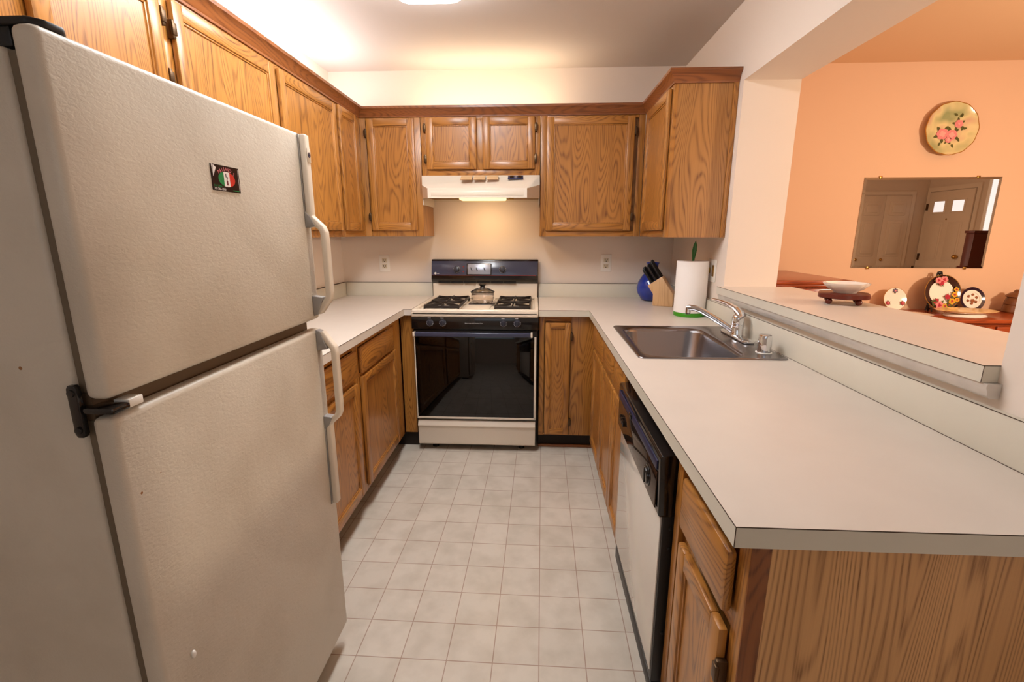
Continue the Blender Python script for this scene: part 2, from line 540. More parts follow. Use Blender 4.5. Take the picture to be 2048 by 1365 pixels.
def door(parent, F, u0, u1, v0, v1, hinges=None, st=0.046, name='door', n=0.001):
    m = MB()
    T = 0.019
    F.box(m, u0, u0 + st, v0, v1, n, n + T, 0.0065, 0); F.box(m, u1 - st, u1, v0, v1, n, n + T, 0.0065, 0)
    F.box(m, u0 + st - 0.002, u1 - st + 0.002, v0, v0 + st, n, n + T - 0.0008, 0.0045, 1)
    F.box(m, u0 + st - 0.002, u1 - st + 0.002, v1 - st, v1, n, n + T - 0.0008, 0.0045, 1)
    # sticking: a small bead round the panel
    w = 0.006
    for q in ((u0 + st - 0.001, u0 + st + w, v0 + st, v1 - st), (u1 - st - w, u1 - st + 0.001, v0 + st, v1 - st),
              (u0 + st, u1 - st, v0 + st - 0.001, v0 + st + w), (u0 + st, u1 - st, v1 - st - w, v1 - st + 0.001)):
        F.box(m, *q, n + 0.004, n + T - 0.006, 0.0025, 0)
    d = m.build(name, [OAK['Z'], F.horiz()], parent)
    p = MB()
    F.box(p, u0 + st - 0.004, u1 - st + 0.004, v0 + st - 0.004, v1 - st + 0.004, n + 0.002, n + 0.0085)
    p.build('door_panel', OAK['Z'], d)
    if hinges is not None:
        hu = u0 - 0.006 if hinges == 0 else u1 + 0.006
        d_ = 0.085 if v1 - v0 > 0.4 else 0.062
        for hv in (v0 + d_, v1 - d_): hinge(d, F, hu, hv)
    return d


def drawer(parent, F, u0, u1, v0, v1, name='drawer_front'):
    m = MB()
    F.box(m, u0, u1, v0, v1, 0.001, 0.021, 0.009)
    return m.build(name, F.horiz(), parent)


def wall_cab(label, F, u0, u1, v0, v1, depth, doors, stile=0.04, ends=(), group=None, base=None):
    c = F.pt((u0 + u1) / 2, v0, -depth / 2)
    t = thing('wall_cabinet', label, 'cabinet', c, group)
    m = MB()
    e = 0.0008
    F.box(m, u0 + e, u1 - e, v0, v1, -depth + 0.002, -0.019)
    m.build('cabinet_box', ENDG, t)
    m = MB()
    F.box(m, u0 + e, u0 + stile, v0, v1, -0.019, 0, 0.0012, 0); F.box(m, u1 - stile, u1 - e, v0, v1, -0.019, 0, 0.0012, 0)
    F.box(m, u0 + stile, u1 - stile, v0, v0 + 0.034, -0.019, -0.0003, 0.0012, 1)
    F.box(m, u0 + stile, u1 - stile, v1 - 0.034, v1, -0.019, -0.0003, 0.0012, 1)
    for (a, b_, *_), (c_, d_, *_) in zip(doors, doors[1:]):
        F.box(m, b_ - 0.012, c_ + 0.012, v0 + 0.034, v1 - 0.034, -0.019, -0.0005, 0.0012, 0)
    m.build('face_frame', [OAK['Z'], F.horiz()], t)
    for q in doors: door(t, F, *q)
    return t


UL = 0.2984
FL = Face('L', UL)
wall_cab('short oak wall cabinet above the refrigerator', FL, -2.87, -1.916, 1.713, UT, UL,
         [(-2.80, -2.386, 1.752, 2.040, 0), (-2.325, -1.935, 1.752, 2.040, 1)])
wall_cab('double-door oak wall cabinet beside the refrigerator, on the left wall', FL, -1.914, -0.668, UB, UT, UL,
         [(-1.885, -1.317, 1.376, 2.042, 0), (-1.280, -0.700, 1.376, 2.042, None)])
wall_cab('narrow single-door oak wall cabinet at the left back corner', FL, -0.666, -0.3105, UB, UT, UL,
         [(-0.662, -0.392, 1.376, 2.052, None)], stile=0.02)
FB = Face('B', -0.3089)
wall_cab('oak wall cabinet left of the range hood with wavy grained door', FB, 0.002, 0.681, UB, UT, 0.3089,
         [(0.345, 0.645, 1.378, 2.052, 0)], stile=0.335)
wall_cab('short two-door oak wall cabinet over the range hood', FB, 0.683, 1.425, 1.713, UT, 0.3089,
         [(0.716, 1.032, 1.750, 2.054, 0), (1.069, 1.392, 1.750, 2.054, 1)])
wall_cab('wide single-door oak wall cabinet right of the range hood', FB, 1.427, 2.058, UB, UT, 0.3089,
         [(1.464, 1.995, 1.376, 2.050, 1)])
FR = Face('R', 2.06)
t = wall_cab('oak wall cabinet on the right wall with its side panel showing', FR, -0.914, -0.3105, UB, UT, 0.30,
             [(-0.882, -0.402, 1.376, 2.046, None)])
B('scribe_strip', OAK['Z'], t, (2.335, 2.3585, -0.920, -0.914, UB, UT, 0.001))

# crown moulding following the fronts of the wall cabinets
def sweep(path, prof, side):
    """path: xy points; prof: (offset outwards, z); side +1 = offset to the left of travel"""
    b2 = bmesh.new()
    P = [Vector(p) for p in path]
    rings = []
    for i, p in enumerate(P):
        ds = []
        if i > 0: ds.append((P[i] - P[i - 1]).normalized())
        if i < len(P) - 1: ds.append((P[i + 1] - P[i]).normalized())
        ns = [Vector((-d.y, d.x)) * side for d in ds]
        n = sum(ns, Vector((0, 0)))
        if len(ns) == 2: n = n / (1 + ns[0].dot(ns[1]))
        rings.append([b2.verts.new((p.x + n.x * o, p.y + n.y * o, z)) for o, z in prof])
    k = len(prof)
    for a, d in zip(rings, rings[1:]):
        for j in range(k):
            b2.faces.new((a[j], a[(j + 1) % k], d[(j + 1) % k], d[j]))
    b2.faces.new(rings[0][::-1]); b2.faces.new(rings[-1])
    bmesh.ops.recalc_face_normals(b2, faces=b2.faces)
    return b2


CROWN = [(0.0008, 2.058), (0.006, 2.058), (0.007, 2.066), (0.010, 2.070), (0.013, 2.080), (0.022, 2.094), (0.029, 2.100), (0.0335, 2.104), (0.0335, 2.1175), (0.0008, 2.1175)]
m = MB()
for path, mi in (([(UL, -2.87), (UL, -0.3089), (2.06, -0.3089), (2.06, -0.914), (2.3585, -0.914)], 0),):
    m._merge(sweep(path, CROWN, -1), 0)
cm = m.build('crown_moulding', [OAKD['X'], OAKD['Y']], None, 25)
for p in cm.data.polygons:
    if abs(p.normal.x) > abs(p.normal.y): p.material_index = 1
tag(cm, 'dark stained oak crown moulding running along the tops of the wall cabinets', 'moulding')

# ------------------------------------------------------------------ base cabinets
XL = 0.578     # frame plane, left run
XR = 1.765     # frame plane, right run
YB = -0.60
FLb = Face('L', XL); FRb = Face('R', XR); FBb = Face('B', YB)
TK = 0.105


def base_frame(t, F, u0, u1, rails, mull=(), stile=0.036):
    m = MB()
    F.box(m, u0 + 0.0008, u0 + stile, TK, 0.876, -0.019, 0, 0.001, 0); F.box(m, u1 - stile, u1 - 0.0008, TK, 0.876, -0.019, 0, 0.001, 0)
    for v in rails: F.box(m, u0 + stile, u1 - stile, v[0], v[1], -0.019, -0.0003, 0.001, 1)
    for a, b_ in mull: F.box(m, a, b_, TK + 0.02, 0.86, -0.019, -0.0005, 0.001, 0)
    m.build('face_frame', [OAK['Z'], F.horiz()], t)


RAILS = ((TK, TK + 0.034), (0.672, 0.716), (0.842, 0.876))
t = thing('base_cabinet', 'oak base cabinet with one drawer, half hidden behind the refrigerator door handle', 'cabinet', (0.29, -1.70, 0))
B('cabinet_box', OAK['Z'], t, (0.003, XL - 0.019, -2.06, -1.346, TK, 0.876))
base_frame(t, FLb, -2.06, -1.346, RAILS)
drawer(t, FLb, -2.02, -1.378, 0.716, 0.842); door(t, FLb, -2.02, -1.385, 0.135, 0.690)
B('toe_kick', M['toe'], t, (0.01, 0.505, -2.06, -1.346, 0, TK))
t = thing('base_cabinet', 'oak base cabinet with one drawer and door, left of the range', 'cabinet', (0.29, -0.97, 0))
B('cabinet_box', OAK['Z'], t, (0.003, XL - 0.019, -1.344, -0.005, TK, 0.876))
base_frame(t, FLb, -1.344, -0.602, RAILS, stile=0.03)
drawer(t, FLb, -1.320, -0.815, 0.716, 0.842); door(t, FLb, -1.320, -0.775, 0.135, 0.700)
B('corner_filler', OAK['Z'], t, (XL + 0.0005, 0.655, YB, YB + 0.02, TK, 0.876), (XL - 0.03, XL, -0.745, -0.602, TK, 0.876, 0.001))
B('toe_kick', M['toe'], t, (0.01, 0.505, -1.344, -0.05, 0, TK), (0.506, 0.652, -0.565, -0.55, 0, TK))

t = thing('base_cabinet', 'oak corner base cabinet with a tall narrow door right of the range', 'cabinet', (1.6, -0.35, 0))
B('cabinet_box', OAK['Z'], t, (1.432, 2.34, -0.58, -0.005, TK, 0.876))
m = MB()
FBb.box(m, 1.432, 1.462, TK, 0.876, -0.019, 0, 0.001, 0); FBb.box(m, 1.625, XR - 0.0005, TK, 0.876, -0.019, 0, 0.001, 0)
FBb.box(m, 1.462, 1.625, 0.842, 0.876, -0.019, -0.0003, 0.001, 1); FBb.box(m, 1.462, 1.625, TK, 0.112, -0.019, -0.0003, 0.001, 1)
m.build('face_frame', [OAK['Z'], OAK['X']], t)
door(t, FBb, 1.467, 1.621, 0.115, 0.836, 1, st=0.036)
B('toe_kick', M['toe'], t, (1.432, 1.82, -0.54, -0.53, 0, TK))
B('shoe_strip', OAKD['X'], t, (1.432, 1.82, -0.556, -0.5405, 0, 0.018, 0.004))

t = thing('base_cabinet', 'oak base cabinet with one drawer and door at the right back corner', 'cabinet', (2.05, -0.85, 0))
B('cabinet_box', OAK['Z'], t, (XR + 0.019, 2.34, -1.10, -0.582, TK, 0.876))
base_frame(t, FRb, -1.10, -0.602, RAILS)
drawer(t, FRb, -1.092, -0.70, 0.716, 0.845); door(t, FRb, -1.092, -0.715, 0.120, 0.700)
B('toe_kick', M['toe'], t, (1.82, 2.33, -1.10, -0.582, 0, TK))

t = thing('sink_base_cabinet', 'oak base cabinet under the sink with two false drawer fronts and two doors', 'cabinet', (2.05, -1.41, 0))
B('cabinet_box', OAK['Z'], t, (XR + 0.019, XR + 0.03, -1.722, -1.102, TK, 0.876), (XR + 0.03, 2.34, -1.722, -1.706, TK, 0.876), (XR + 0.03, 2.34, -1.118, -1.102, TK, 0.876), (XR + 0.03, 2.34, -1.706, -1.118, TK, TK + 0.016))
base_frame(t, FRb, -1.722, -1.102, RAILS, ((-1.462, -1.435),), stile=0.02)
drawer(t, FRb, -1.440, -1.112, 0.716, 0.845, 'false_drawer_front'); drawer(t, FRb, -1.712, -1.455, 0.716, 0.845, 'false_drawer_front')
door(t, FRb, -1.440, -1.104, 0.120, 0.700); door(t, FRb, -1.712, -1.448, 0.120, 0.700)
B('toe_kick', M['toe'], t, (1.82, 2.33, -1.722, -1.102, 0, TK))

t = thing('end_base_cabinet', 'oak base cabinet at the near end of the peninsula with a wide oak side panel', 'cabinet', (2.05, -2.52, 0))
B('cabinet_box', OAK['Z'], t, (XR + 0.019, 2.34, -2.722, -2.336, TK, 0.876))
base_frame(t, FRb, -2.730, -2.336, RAILS, stile=0.04)
drawer(t, FRb, -2.692, -2.432, 0.700, 0.826)
d = door(t, FRb, -2.690, -2.436, 0.135, 0.664, 0)
m = MB(); m.box(XR + 0.032, 2.352, -2.731, -2.7225, 0.0, 0.876, 0.0008); m.build('end_panel', oak('oak_end_panel', 'Z', (226, 174, 116), (132, 84, 42), 0.45, 1.0, 330, 0.45), t)  # panel oak lightened in colour in place of more light on it
B('corner_stile', OAKD['Z'], t, (XR + 0.0005, XR + 0.032, -2.7315, -2.7225, TK, 0.876, 0.0008))
B('toe_kick', M['toe'], t, (1.82, 2.33, -2.71, -2.336, 0, TK))

# ------------------------------------------------------------------ counter tops
SH = (1.806, 2.307, -1.712, -1.126)      # sink cut-out


def slab(outline_x, outline_y, inside, z0, z1, mi_side=1):
    """grid of rectangles; only the top, the bottom and the outer walls"""
    m = MB()
    for i in range(len(outline_x) - 1):
        for j in range(len(outline_y) - 1):
            if not inside(i, j): continue
            x0, x1, y0, y1 = outline_x[i], outline_x[i + 1], outline_y[j], outline_y[j + 1]
            m.poly([(x0, y0, z1), (x1, y0, z1), (x1, y1, z1), (x0, y1, z1)], 0)
            m.poly([(x0, y0, z0), (x0, y1, z0), (x1, y1, z0), (x1, y0, z0)], 0)
            for di, dj, a, b_ in ((-1, 0, (x0, y1), (x0, y0)), (1, 0, (x1, y0), (x1, y1)), (0, -1, (x0, y0), (x1, y0)), (0, 1, (x1, y1), (x0, y1))):
                ii, jj = i + di, j + dj
                if 0 <= ii < len(outline_x) - 1 and 0 <= jj < len(outline_y) - 1 and inside(ii, jj): continue
                m.poly([(*a, z0), (*b_, z0), (*b_, z1), (*a, z1)], mi_side)
    bmesh.ops.remove_doubles(m.bm, verts=m.bm.verts, dist=1e-5)
    return m


CL, CR, CY, CE = 0.6126, 1.7259, -0.635, -2.751
t = thing('countertop', 'pale laminate countertop left of the range', 'countertop', (0.3, -1.0, 0.876))
X, Y = [0.002, CL, 0.658], [-2.06, CY, -0.002]
slab(X, Y, lambda i, j: i == 0 or j == 1, 0.8765, CT).build('counter_slab', [M['lam'], M['lam']], t, 0)
B('edge_seam', M['seam'], t, (CL, CL + 0.0006, -2.06, CY - 0.0006, CT - 0.0016, CT + 0.0002), (CL, 0.658, CY - 0.0007, CY, CT - 0.0016, CT + 0.0002), smooth=0)
B('backsplash', M['splash'], t, (0.021, 0.658, -0.021, -0.001, CT + 0.0003, 1.012, 0.0008), (0.001, 0.0205, -2.06, -0.001, CT + 0.0003, 1.012, 0.0008))
B('backsplash_seam', M['seam'], t, (0.0208, 0.658, -0.0216, -0.0002, 1.0122, 1.0134), (0.0002, 0.0212, -2.06, -0.0208, 1.0122, 1.0134), (0.0205, 0.022, -0.0222, -0.0207, CT, 1.012), smooth=0)

t = thing('countertop', 'long pale laminate countertop on the right, holding the sink', 'countertop', (2.0, -1.5, 0.876))
X, Y = [1.428, CR, SH[0], SH[1], 2.351], [CE, SH[2], SH[3], CY, -0.002]
slab(X, Y, lambda i, j: (j == 3 or i > 0) and not (i == 2 and j == 1), 0.8765, CT).build('counter_slab', [M['lam'], M['splash']], t, 0)
B('edge_seam', M['seam'], t, (CR - 0.0006, CR, CE, CY, CT - 0.0016, CT + 0.0002), (1.428, CR, CY - 0.0006, CY, CT - 0.0016, CT + 0.0002),
  (CR - 0.0006, 2.351, CE - 0.0006, CE, CT - 0.0016, CT + 0.0002), (CR - 0.0007, CR + 0.0007, CE - 0.0007, CE, 0.877, CT), smooth=0)
B('backsplash', M['splash'], t, (1.428, 2.339, -0.021, -0.001, CT + 0.0003, 1.010, 0.0008), (2.339, 2.3585, CE, -0.001, CT + 0.0003, 1.010, 0.0008))
B('backsplash_seam', M['seam'], t, (1.428, 2.339, -0.0216, -0.0002, 1.0102, 1.0114), (2.3385, 2.3408, CE, -0.021, 1.0102, 1.0112), (2.3382, 2.3388, CE, -0.021, CT, CT + 0.0012), smooth=0)

# bar ledge on the half wall
t = thing('bar_ledge', 'raised pale laminate bar ledge in the pass-through opening', 'ledge', (2.5, -1.7, 1.061))
X, Y = [2.3267, 2.3595, 2.6205, 2.6941], [YP, YJ, YJ + 0.06]
slab(X, Y, lambda i, j: j == 0, LZ - 0.0365, LZ).build('ledge_slab', [M['lam'], M['splash']], t, 0)
B('edge_seam', M['seam'], t, (2.3261, 2.3267, YP, YJ, LZ - 0.0016, LZ + 0.0002), (2.3261, 2.3595, YP - 0.0006, YP, LZ - 0.0016, LZ + 0.0002), (2.3261, 2.3273, YP - 0.0007, YP, LZ - 0.0365, LZ), smooth=0)
m = MB()
pr = [(2.359, 1.0610), (2.331, 1.0610), (2.329, 1.054), (2.333, 1.044), (2.334, 1.036), (2.338, 1.031), (2.345, 1.0295), (2.359, 1.0295)]
m.prism(pr, YP - 0.012, YJ - 0.012, 'Y')
m.build('cove_strip', M['alu'], t, 50)

# ------------------------------------------------------------------ range
RX0, RX1, RF = 0.664, 1.4245, -0.652
t = thing('gas_range', 'almond and black gas range with black glass oven door between the counters', 'range', (1.044, -0.33, 0))
m = MB(); m.box(RX0 + 0.003, RX1 - 0.003, -0.628, -0.012, 0.05, 0.868, 0.004); m.build('body', M['blackm'], t)
# cooktop: raised rim round a sunken pan
m = MB()
m.box(RX0, RX1, RF - 0.012, -0.065, 0.872, 0.904, 0.008, 0, 3)
m.box(RX0, RX0 + 0.028, RF + 0.02, -0.065, 0.895, 0.9185, 0.007); m.box(RX1 - 0.028, RX1, RF + 0.02, -0.065, 0.895, 0.9185, 0.007)
m.box(RX0, RX1, RF - 0.012, RF + 0.03, 0.88, 0.9185, 0.010, 0, 3)
m.box(RX0 + 0.30, RX1 - 0.30, RF + 0.04, -0.07, 0.895, 0.911, 0.006)
m.build('cooktop', M['alm'], t)
m = MB()
m.prism([(-0.068, 0.905), (-0.060, 1.015), (-0.014, 1.015), (-0.014, 0.905)], RX0 + 0.008, RX1 - 0.008, 'X', 0.004)
m.build('rear_panel', M['alm'], t)
bg = MB()   # black backguard, leaning
bg.prism([(-0.080, 1.030), (-0.090, 1.045), (-0.055, 1.180), (-0.012, 1.182), (-0.012, 1.012), (-0.060, 1.012)], RX0 + 0.003, RX1 - 0.003, 'X', 0.003)
bg = bg.build('backguard', M['black'], t)
tilt = math.atan2(0.035, 0.135)
BGM = Matrix.Translation((0, -0.0905, 1.045)) @ Matrix.Rotation(-tilt, 4, 'X')   # local x, z up the slope, -y out


def onbg(fn, name, mt, par=None):
    m = MB(); fn(m)
    bmesh.ops.transform(m.bm, matrix=BGM, verts=m.bm.verts)
    return m.build(name, mt, par or bg)


onbg(lambda m: m.box(RX0 + 0.006, RX1 - 0.006, -0.0012, 0.001, 0.026, 0.128, 0.0005), 'control_fascia', M['slate'])
onbg(lambda m: m.box(RX0 + 0.008, RX1 - 0.02, -0.0020, 0.0, 0.0265, 0.0285), 'red_stripe', M['redline'])


def disp(m):
    m.box(0.924, 1.088, -0.0035, 0, 0.034, 0.106, 0.0015)


onbg(lambda m: m.box(0.918, 1.094, -0.0022, 0, 0.029, 0.111, 0.0008), 'display_surround', M['black'])
onbg(disp, 'display_plate', M['plate_grey'])
for x in (0.952, 0.990, 1.044):
    def tg(m, x=x):
        m.box(x - 0.003, x + 0.003, -0.013, -0.003, 0.057, 0.083, 0.002, mtx=Matrix.Translation((x, 0, 0.07)) @ Matrix.Rotation(-0.35, 4, 'Y') @ Matrix.Translation((-x, 0, -0.07)))
    onbg(tg, 'toggle', M['black'])
for z in (0.088, 0.052):
    onbg(lambda m, z=z: m.cyl((0.895, -0.001, z), 0.005, 0.003, '-Y', 12), 'indicator_light', mat('indicator_red', rgb(120, 34, 30), 0.2) if z > 0.06 else bpy.data.materials['indicator_red'])


def knob_bm(m, x, z, y0, r, white):
    m.cyl((x, y0, z), r * 1.0, 0.006, '-Y', 28, 0.001, 0)
    m.cyl((x, y0 - 0.006, z), r * 0.82, 0.014, '-Y', 28, 0.003, 0, r2=r * 0.72)
    m.box(x - r * 0.17, x + r * 0.17, y0 - 0.027, y0 - 0.012, z - r * 0.78, z + r * 0.78, 0.002, 0)
    for k in range(9):     # printed ring of marks
        a = PI * (0.9 + 1.2 * k / 8)
        cx, cz = x + r * 0.91 * math.cos(a), z + r * 0.91 * math.sin(a)
        m.box(cx - 0.0015, cx + 0.0015, y0 - 0.0066, y0 - 0.0058, cz - 0.0015, cz + 0.0015, 0, 1)


for x in (0.848, 1.172):
    onbg(lambda m, x=x: knob_bm(m, x, 0.068, -0.001, 0.0255, 1), 'oven_knob', [M['knob'], M['ltgrey']])


def logo(m):
    m.cyl((0.696, -0.001, 0.040), 0.008, 0.0012, '-Y', 20)
    m.box(0.708, 0.722, -0.0022, -0.0008, 0.037, 0.040)


onbg(logo, 'maker_badge', M['ltgrey'])
m = MB()
for i, x0 in enumerate((0.715, 0.806, 0.897, 1.090, 1.181)):
    m.box(x0, x0 + 0.086, -0.0815, -0.076, 1.0165, 1.0285)
m.box(0.990, 1.082, -0.0815, -0.076, 1.0165, 1.0285)
m.build('vent_slots', M['dark'], t)
# front control panel with knobs
m = MB(); m.prism([(RF + 0.006, 0.797), (RF - 0.012, 0.800), (RF - 0.008, 0.873), (RF + 0.006, 0.873)], RX0 - 0.001, RX1 + 0.001, 'X', 0.003)
fp = m.build('control_panel', M['black'], t)
for x in (0.776, 0.853, 1.218, 1.299):
    m = MB(); knob_bm(m, x, 0.838, RF - 0.0095, 0.0215, 1)
    k = m.build('burner_knob', [M['knob'], M['ltgrey']], fp)
m = MB(); m.text('Extra Large Self-Cleaning Oven', 0.0085, Matrix.Translation((1.040, RF - 0.0112, 0.836)) @ Matrix.Rotation(PI / 2, 4, 'X'), 0, 0.0003)
m.build('oven_lettering', M['ltgrey'], fp)
for x in (0.776, 0.853, 1.218, 1.299):
    m = MB(); m.box(x - 0.013, x + 0.006, RF - 0.0098, RF - 0.0085, 0.8645, 0.868); m.build('burner_mark', M['ltgrey'], fp)
# oven door
m = MB(); m.box(RX0 + 0.004, RX1 - 0.004, RF + 0.006, -0.63, 0.215, 0.790, 0.003)
od = m.build('oven_door', M['blackm'], t)
m = MB(); m.box(RX0 + 0.014, RX1 - 0.024, RF + 0.001, RF + 0.006, 0.236, 0.752, 0.001); m.build('oven_glass', M['glassb'], od)
B('door_trim', M['alm'], od, (RX0 + 0.006, RX0 + 0.013, RF, RF + 0.01, 0.226, 0.752, 0.002), (RX1 - 0.023, RX1 - 0.010, RF, RF + 0.01, 0.226, 0.752, 0.002), (RX0 + 0.006, RX1 - 0.010, RF, RF + 0.01, 0.222, 0.236, 0.002))
m = MB()
m.box(RX0 + 0.020, RX1 - 0.045, RF - 0.034, RF - 0.016, 0.756, 0.783, 0.006, 0, 3)
m.box(RX0 + 0.022, RX0 + 0.045, RF - 0.02, RF + 0.008, 0.758, 0.781, 0.002); m.box(RX1 - 0.07, RX1 - 0.047, RF - 0.02, RF + 0.008, 0.758, 0.781, 0.002)
m.build('oven_handle', M['slate'], od)
B('handle_end', M['alm'], od, (RX0 + 0.008, RX0 + 0.020, RF - 0.034, RF + 0.006, 0.756, 0.783, 0.003))
B('handle_end', M['alm'], od, (RX1 - 0.045, RX1 - 0.033, RF - 0.034, RF + 0.006, 0.756, 0.783, 0.003))
# drawer
m = MB()
m.prism([(-0.60, 0.045), (RF + 0.010, 0.045), (RF + 0.004, 0.055), (RF + 0.004, 0.160), (RF - 0.006, 0.176), (RF + 0.012, 0.206), (RF + 0.03, 0.213), (-0.60, 0.213)], RX0 + 0.008, RX1 - 0.012, 'X', 0.003)
m.build('storage_drawer', M['alm'], t)
for x in (RX0 + 0.10, RX1 - 0.10):
    for y in (-0.57, -0.1):
        m = MB(); m.cyl((x, y, 0), 0.02, 0.05); m.build('levelling_foot', M['dark'], t)
# burners and grates
for (x0, x1) in ((0.738, 0.944), (1.165, 1.372)):
    cx = (x0 + x1) / 2
    y0, y1 = -0.628, -0.175
    for cy in ((y0 * 3 + y1) / 4, (y0 + y1 * 3) / 4):
        m = MB()
        m.lathe([(0.062, 0.904), (0.066, 0.9055), (0.050, 0.899 + 0.0065), (0.034, 0.9056)], (cx, cy, 0), 28, 0)
        m.lathe([(0, 0.905), (0.034, 0.905), (0.034, 0.914), (0.030, 0.917), (0, 0.9175)], (cx, cy, 0), 28, 1)
        m.build('burner', [M['alm'], M['alu']], t)
    m = MB()
    z0, z1 = 0.9225, 0.936
    for x in (x0, x1): m.box(x - 0.005, x + 0.005, y0, y1, z0 - 0.002, z1, 0.002)
    for y in (y0, (y0 + y1) / 2, y1): m.box(x0, x1, y - 0.005, y + 0.005, z0 - 0.002, z1, 0.002)
    for cy in ((y0 * 3 + y1) / 4, (y0 + y1 * 3) / 4):
        for k in range(4):
            a = PI / 4 + k * PI / 2
            dx, dy = math.cos(a), math.sin(a)
            L_ = min(abs((x1 - cx) / dx), abs((y1 - y0) / 4 / dy))
            mt = Matrix.Translation((cx, cy, 0)) @ Matrix.Rotation(a, 4, 'Z')
            m.box(0.022, L_, -0.0042, 0.0042, z0 + 0.003, z1 + 0.006, 0.002, mtx=mt)
        m.box(cx - 0.004, cx + 0.004, cy - 0.113, cy - 0.03, z0 + 0.003, z1 + 0.006, 0.002); m.box(cx - 0.004, cx + 0.004, cy + 0.03, cy + 0.113, z0 + 0.003, z1 + 0.006, 0.002)
    for x in (x0, x1):
        for y in (y0, y1): m.cyl((x, y, 0.9035), 0.006, 0.02, seg=10)
    m.build('burner_grate', M['iron'], t)

# small glass pot on the middle of the cooktop
pc = (1.058, -0.335)
t = thing('glass_saucepot', 'small clear amber glass pot with lid in the middle of the cooktop', 'pot', (*pc, 0.9112))
B('trivet', M['steel'], t, (pc[0] - 0.085, pc[0] + 0.085, pc[1] - 0.075, pc[1] + 0.075, 0.9113, 0.9145, 0.001))
m = MB(); m.lathe([(0.060, 0.916), (0.068, 0.920), (0.074, 0.945), (0.074, 0.978), (0.078, 0.983), (0.072, 0.983), (0.070, 0.945), (0.064, 0.923), (0, 0.920)], (*pc, 0), 36, 0)
m.build('pot_bowl', M['smoke'], t)
m = MB(); m.lathe([(0.079, 0.984), (0.080, 0.988), (0.060, 1.000), (0.034, 1.010), (0.018, 1.013), (0, 1.013), (0, 1.010), (0.030, 1.006), (0.056, 0.996), (0.074, 0.986)], (*pc, 0), 36, 0)
ld = m.build('pot_lid', M['smoke'], t)
m = MB(); m.lathe([(0, 1.0135), (0.018, 1.0135), (0.014, 1.022), (0.022, 1.030), (0.022, 1.036), (0.016, 1.040), (0, 1.041)], (*pc, 0), 20); m.build('lid_knob', M['knifeh'], ld)

# ------------------------------------------------------------------ range hood
HX0, HX1 = 0.684, 1.4242
t = thing('range_hood', 'almond range hood under the short oak cabinet', 'range hood', (1.054, -0.24, 1.56))
hm = bmesh.new()
yb, yf, yf2 = -0.003, -0.331, -0.505
top, mid, bot = 1.7125, 1.655, 1.566
xi0, xi1 = HX0 + 0.072, HX1 - 0.075
V = {}
def hv(k, *p): V[k] = hm.verts.new(p)
hv('a0', HX0, yf, top); hv('a1', HX1, yf, top); hv('b0', xi0, yf2, 1.622); hv('b1', xi1, yf2, 1.620)
hv('c0', xi0, yf2, bot); hv('c1', xi1, yf2, bot); hv('d0', HX0, yf, bot + 0.008); hv('d1', HX1, yf, bot + 0.008)
hv('m0', HX0, yf, mid); hv('m1', HX1, yf, mid)
hv('e0', HX0, yb, top); hv('e1', HX1, yb, top); hv('f0', HX0, yb, bot + 0.008); hv('f1', HX1, yb, bot + 0.008)
for q in (('a0', 'm0', 'b0', 'b1', 'm1', 'a1'), ('b0', 'c0', 'c1', 'b1'), ('m0', 'd0', 'c0', 'b0'), ('m1', 'b1', 'c1', 'd1'),
          ('a0', 'e0', 'f0', 'd0', 'm0'), ('a1', 'm1', 'd1', 'f1', 'e1'), ('a0', 'a1', 'e1', 'e0'), ('e0', 'e1', 'f1', 'f0')):
    hm.faces.new([V[k] for k in q])
bmesh.ops.recalc_face_normals(hm, faces=hm.faces)
m = MB(); m._merge(hm, 0)
m.build('hood_shell', M['alm'], t, 20)
B('front_lip', M['alm'], t, (xi0 + 0.02, xi1 - 0.02, yf2 - 0.002, yf2, bot + 0.012, 1.607, 0.001))
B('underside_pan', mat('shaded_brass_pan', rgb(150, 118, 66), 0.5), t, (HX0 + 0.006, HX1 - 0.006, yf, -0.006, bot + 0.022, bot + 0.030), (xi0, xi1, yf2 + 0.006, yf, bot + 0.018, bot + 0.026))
B('inner_flange', M['alm'], t, (HX0 + 0.001, HX0 + 0.006, yf, -0.006, 1.536, bot + 0.03), (HX1 - 0.006, HX1 - 0.001, yf, -0.006, 1.536, bot + 0.03))
# slope frame for vents and switches
sl = math.atan2(1.7125 - 1.622, 0.174)
HM = Matrix.Translation((0, yf, top)) @ Matrix.Rotation(sl, 4, 'X')     # local y back up the slope, z outwards
def onhood(fn, name, mt):
    m = MB(); fn(m)
    bmesh.ops.transform(m.bm, matrix=HM, verts=m.bm.verts)
    return m.build(name, mt, t)
def vents(m):
    for x0 in (0.936, 1.017, 1.098):
        m.box(x0, x0 + 0.070, -0.068, -0.008, -0.001, 0.0012, 0, 0)
        for k in range(5): m.box(x0, x0 + 0.070, -0.066 + k * 0.012, -0.059 + k * 0.012, 0.0012, 0.003, 0.0005, 1)
onhood(vents, 'vent_louvre', [mat('tan_slot', rgb(190, 142, 92), 0.5), mat('warm_louvre', rgb(226, 196, 150), 0.35)])
def sw(m):
    m.box(1.228, 1.322, -0.062, -0.010, -0.001, 0.002, 0.0008, 0)
    m.box(1.240, 1.262, -0.050, -0.022, 0.002, 0.008, 0.002, 1); m.box(1.290, 1.312, -0.050, -0.022, 0.002, 0.008, 0.002, 1)
    m.box(1.268, 1.284, -0.056, -0.016, 0.002, 0.004, 0.001, 2)
onhood(sw, 'switch_plate', [mat('navy_plate', rgb(44, 50, 84), 0.3), M['black'], M['plate_grey']])
m = MB(); m.box(0.930, 1.215, -0.42, -0.30, 1.561, 1.583, 0.008, 0, 3); m.build('lamp_lens', M['hoodlamp'], t)
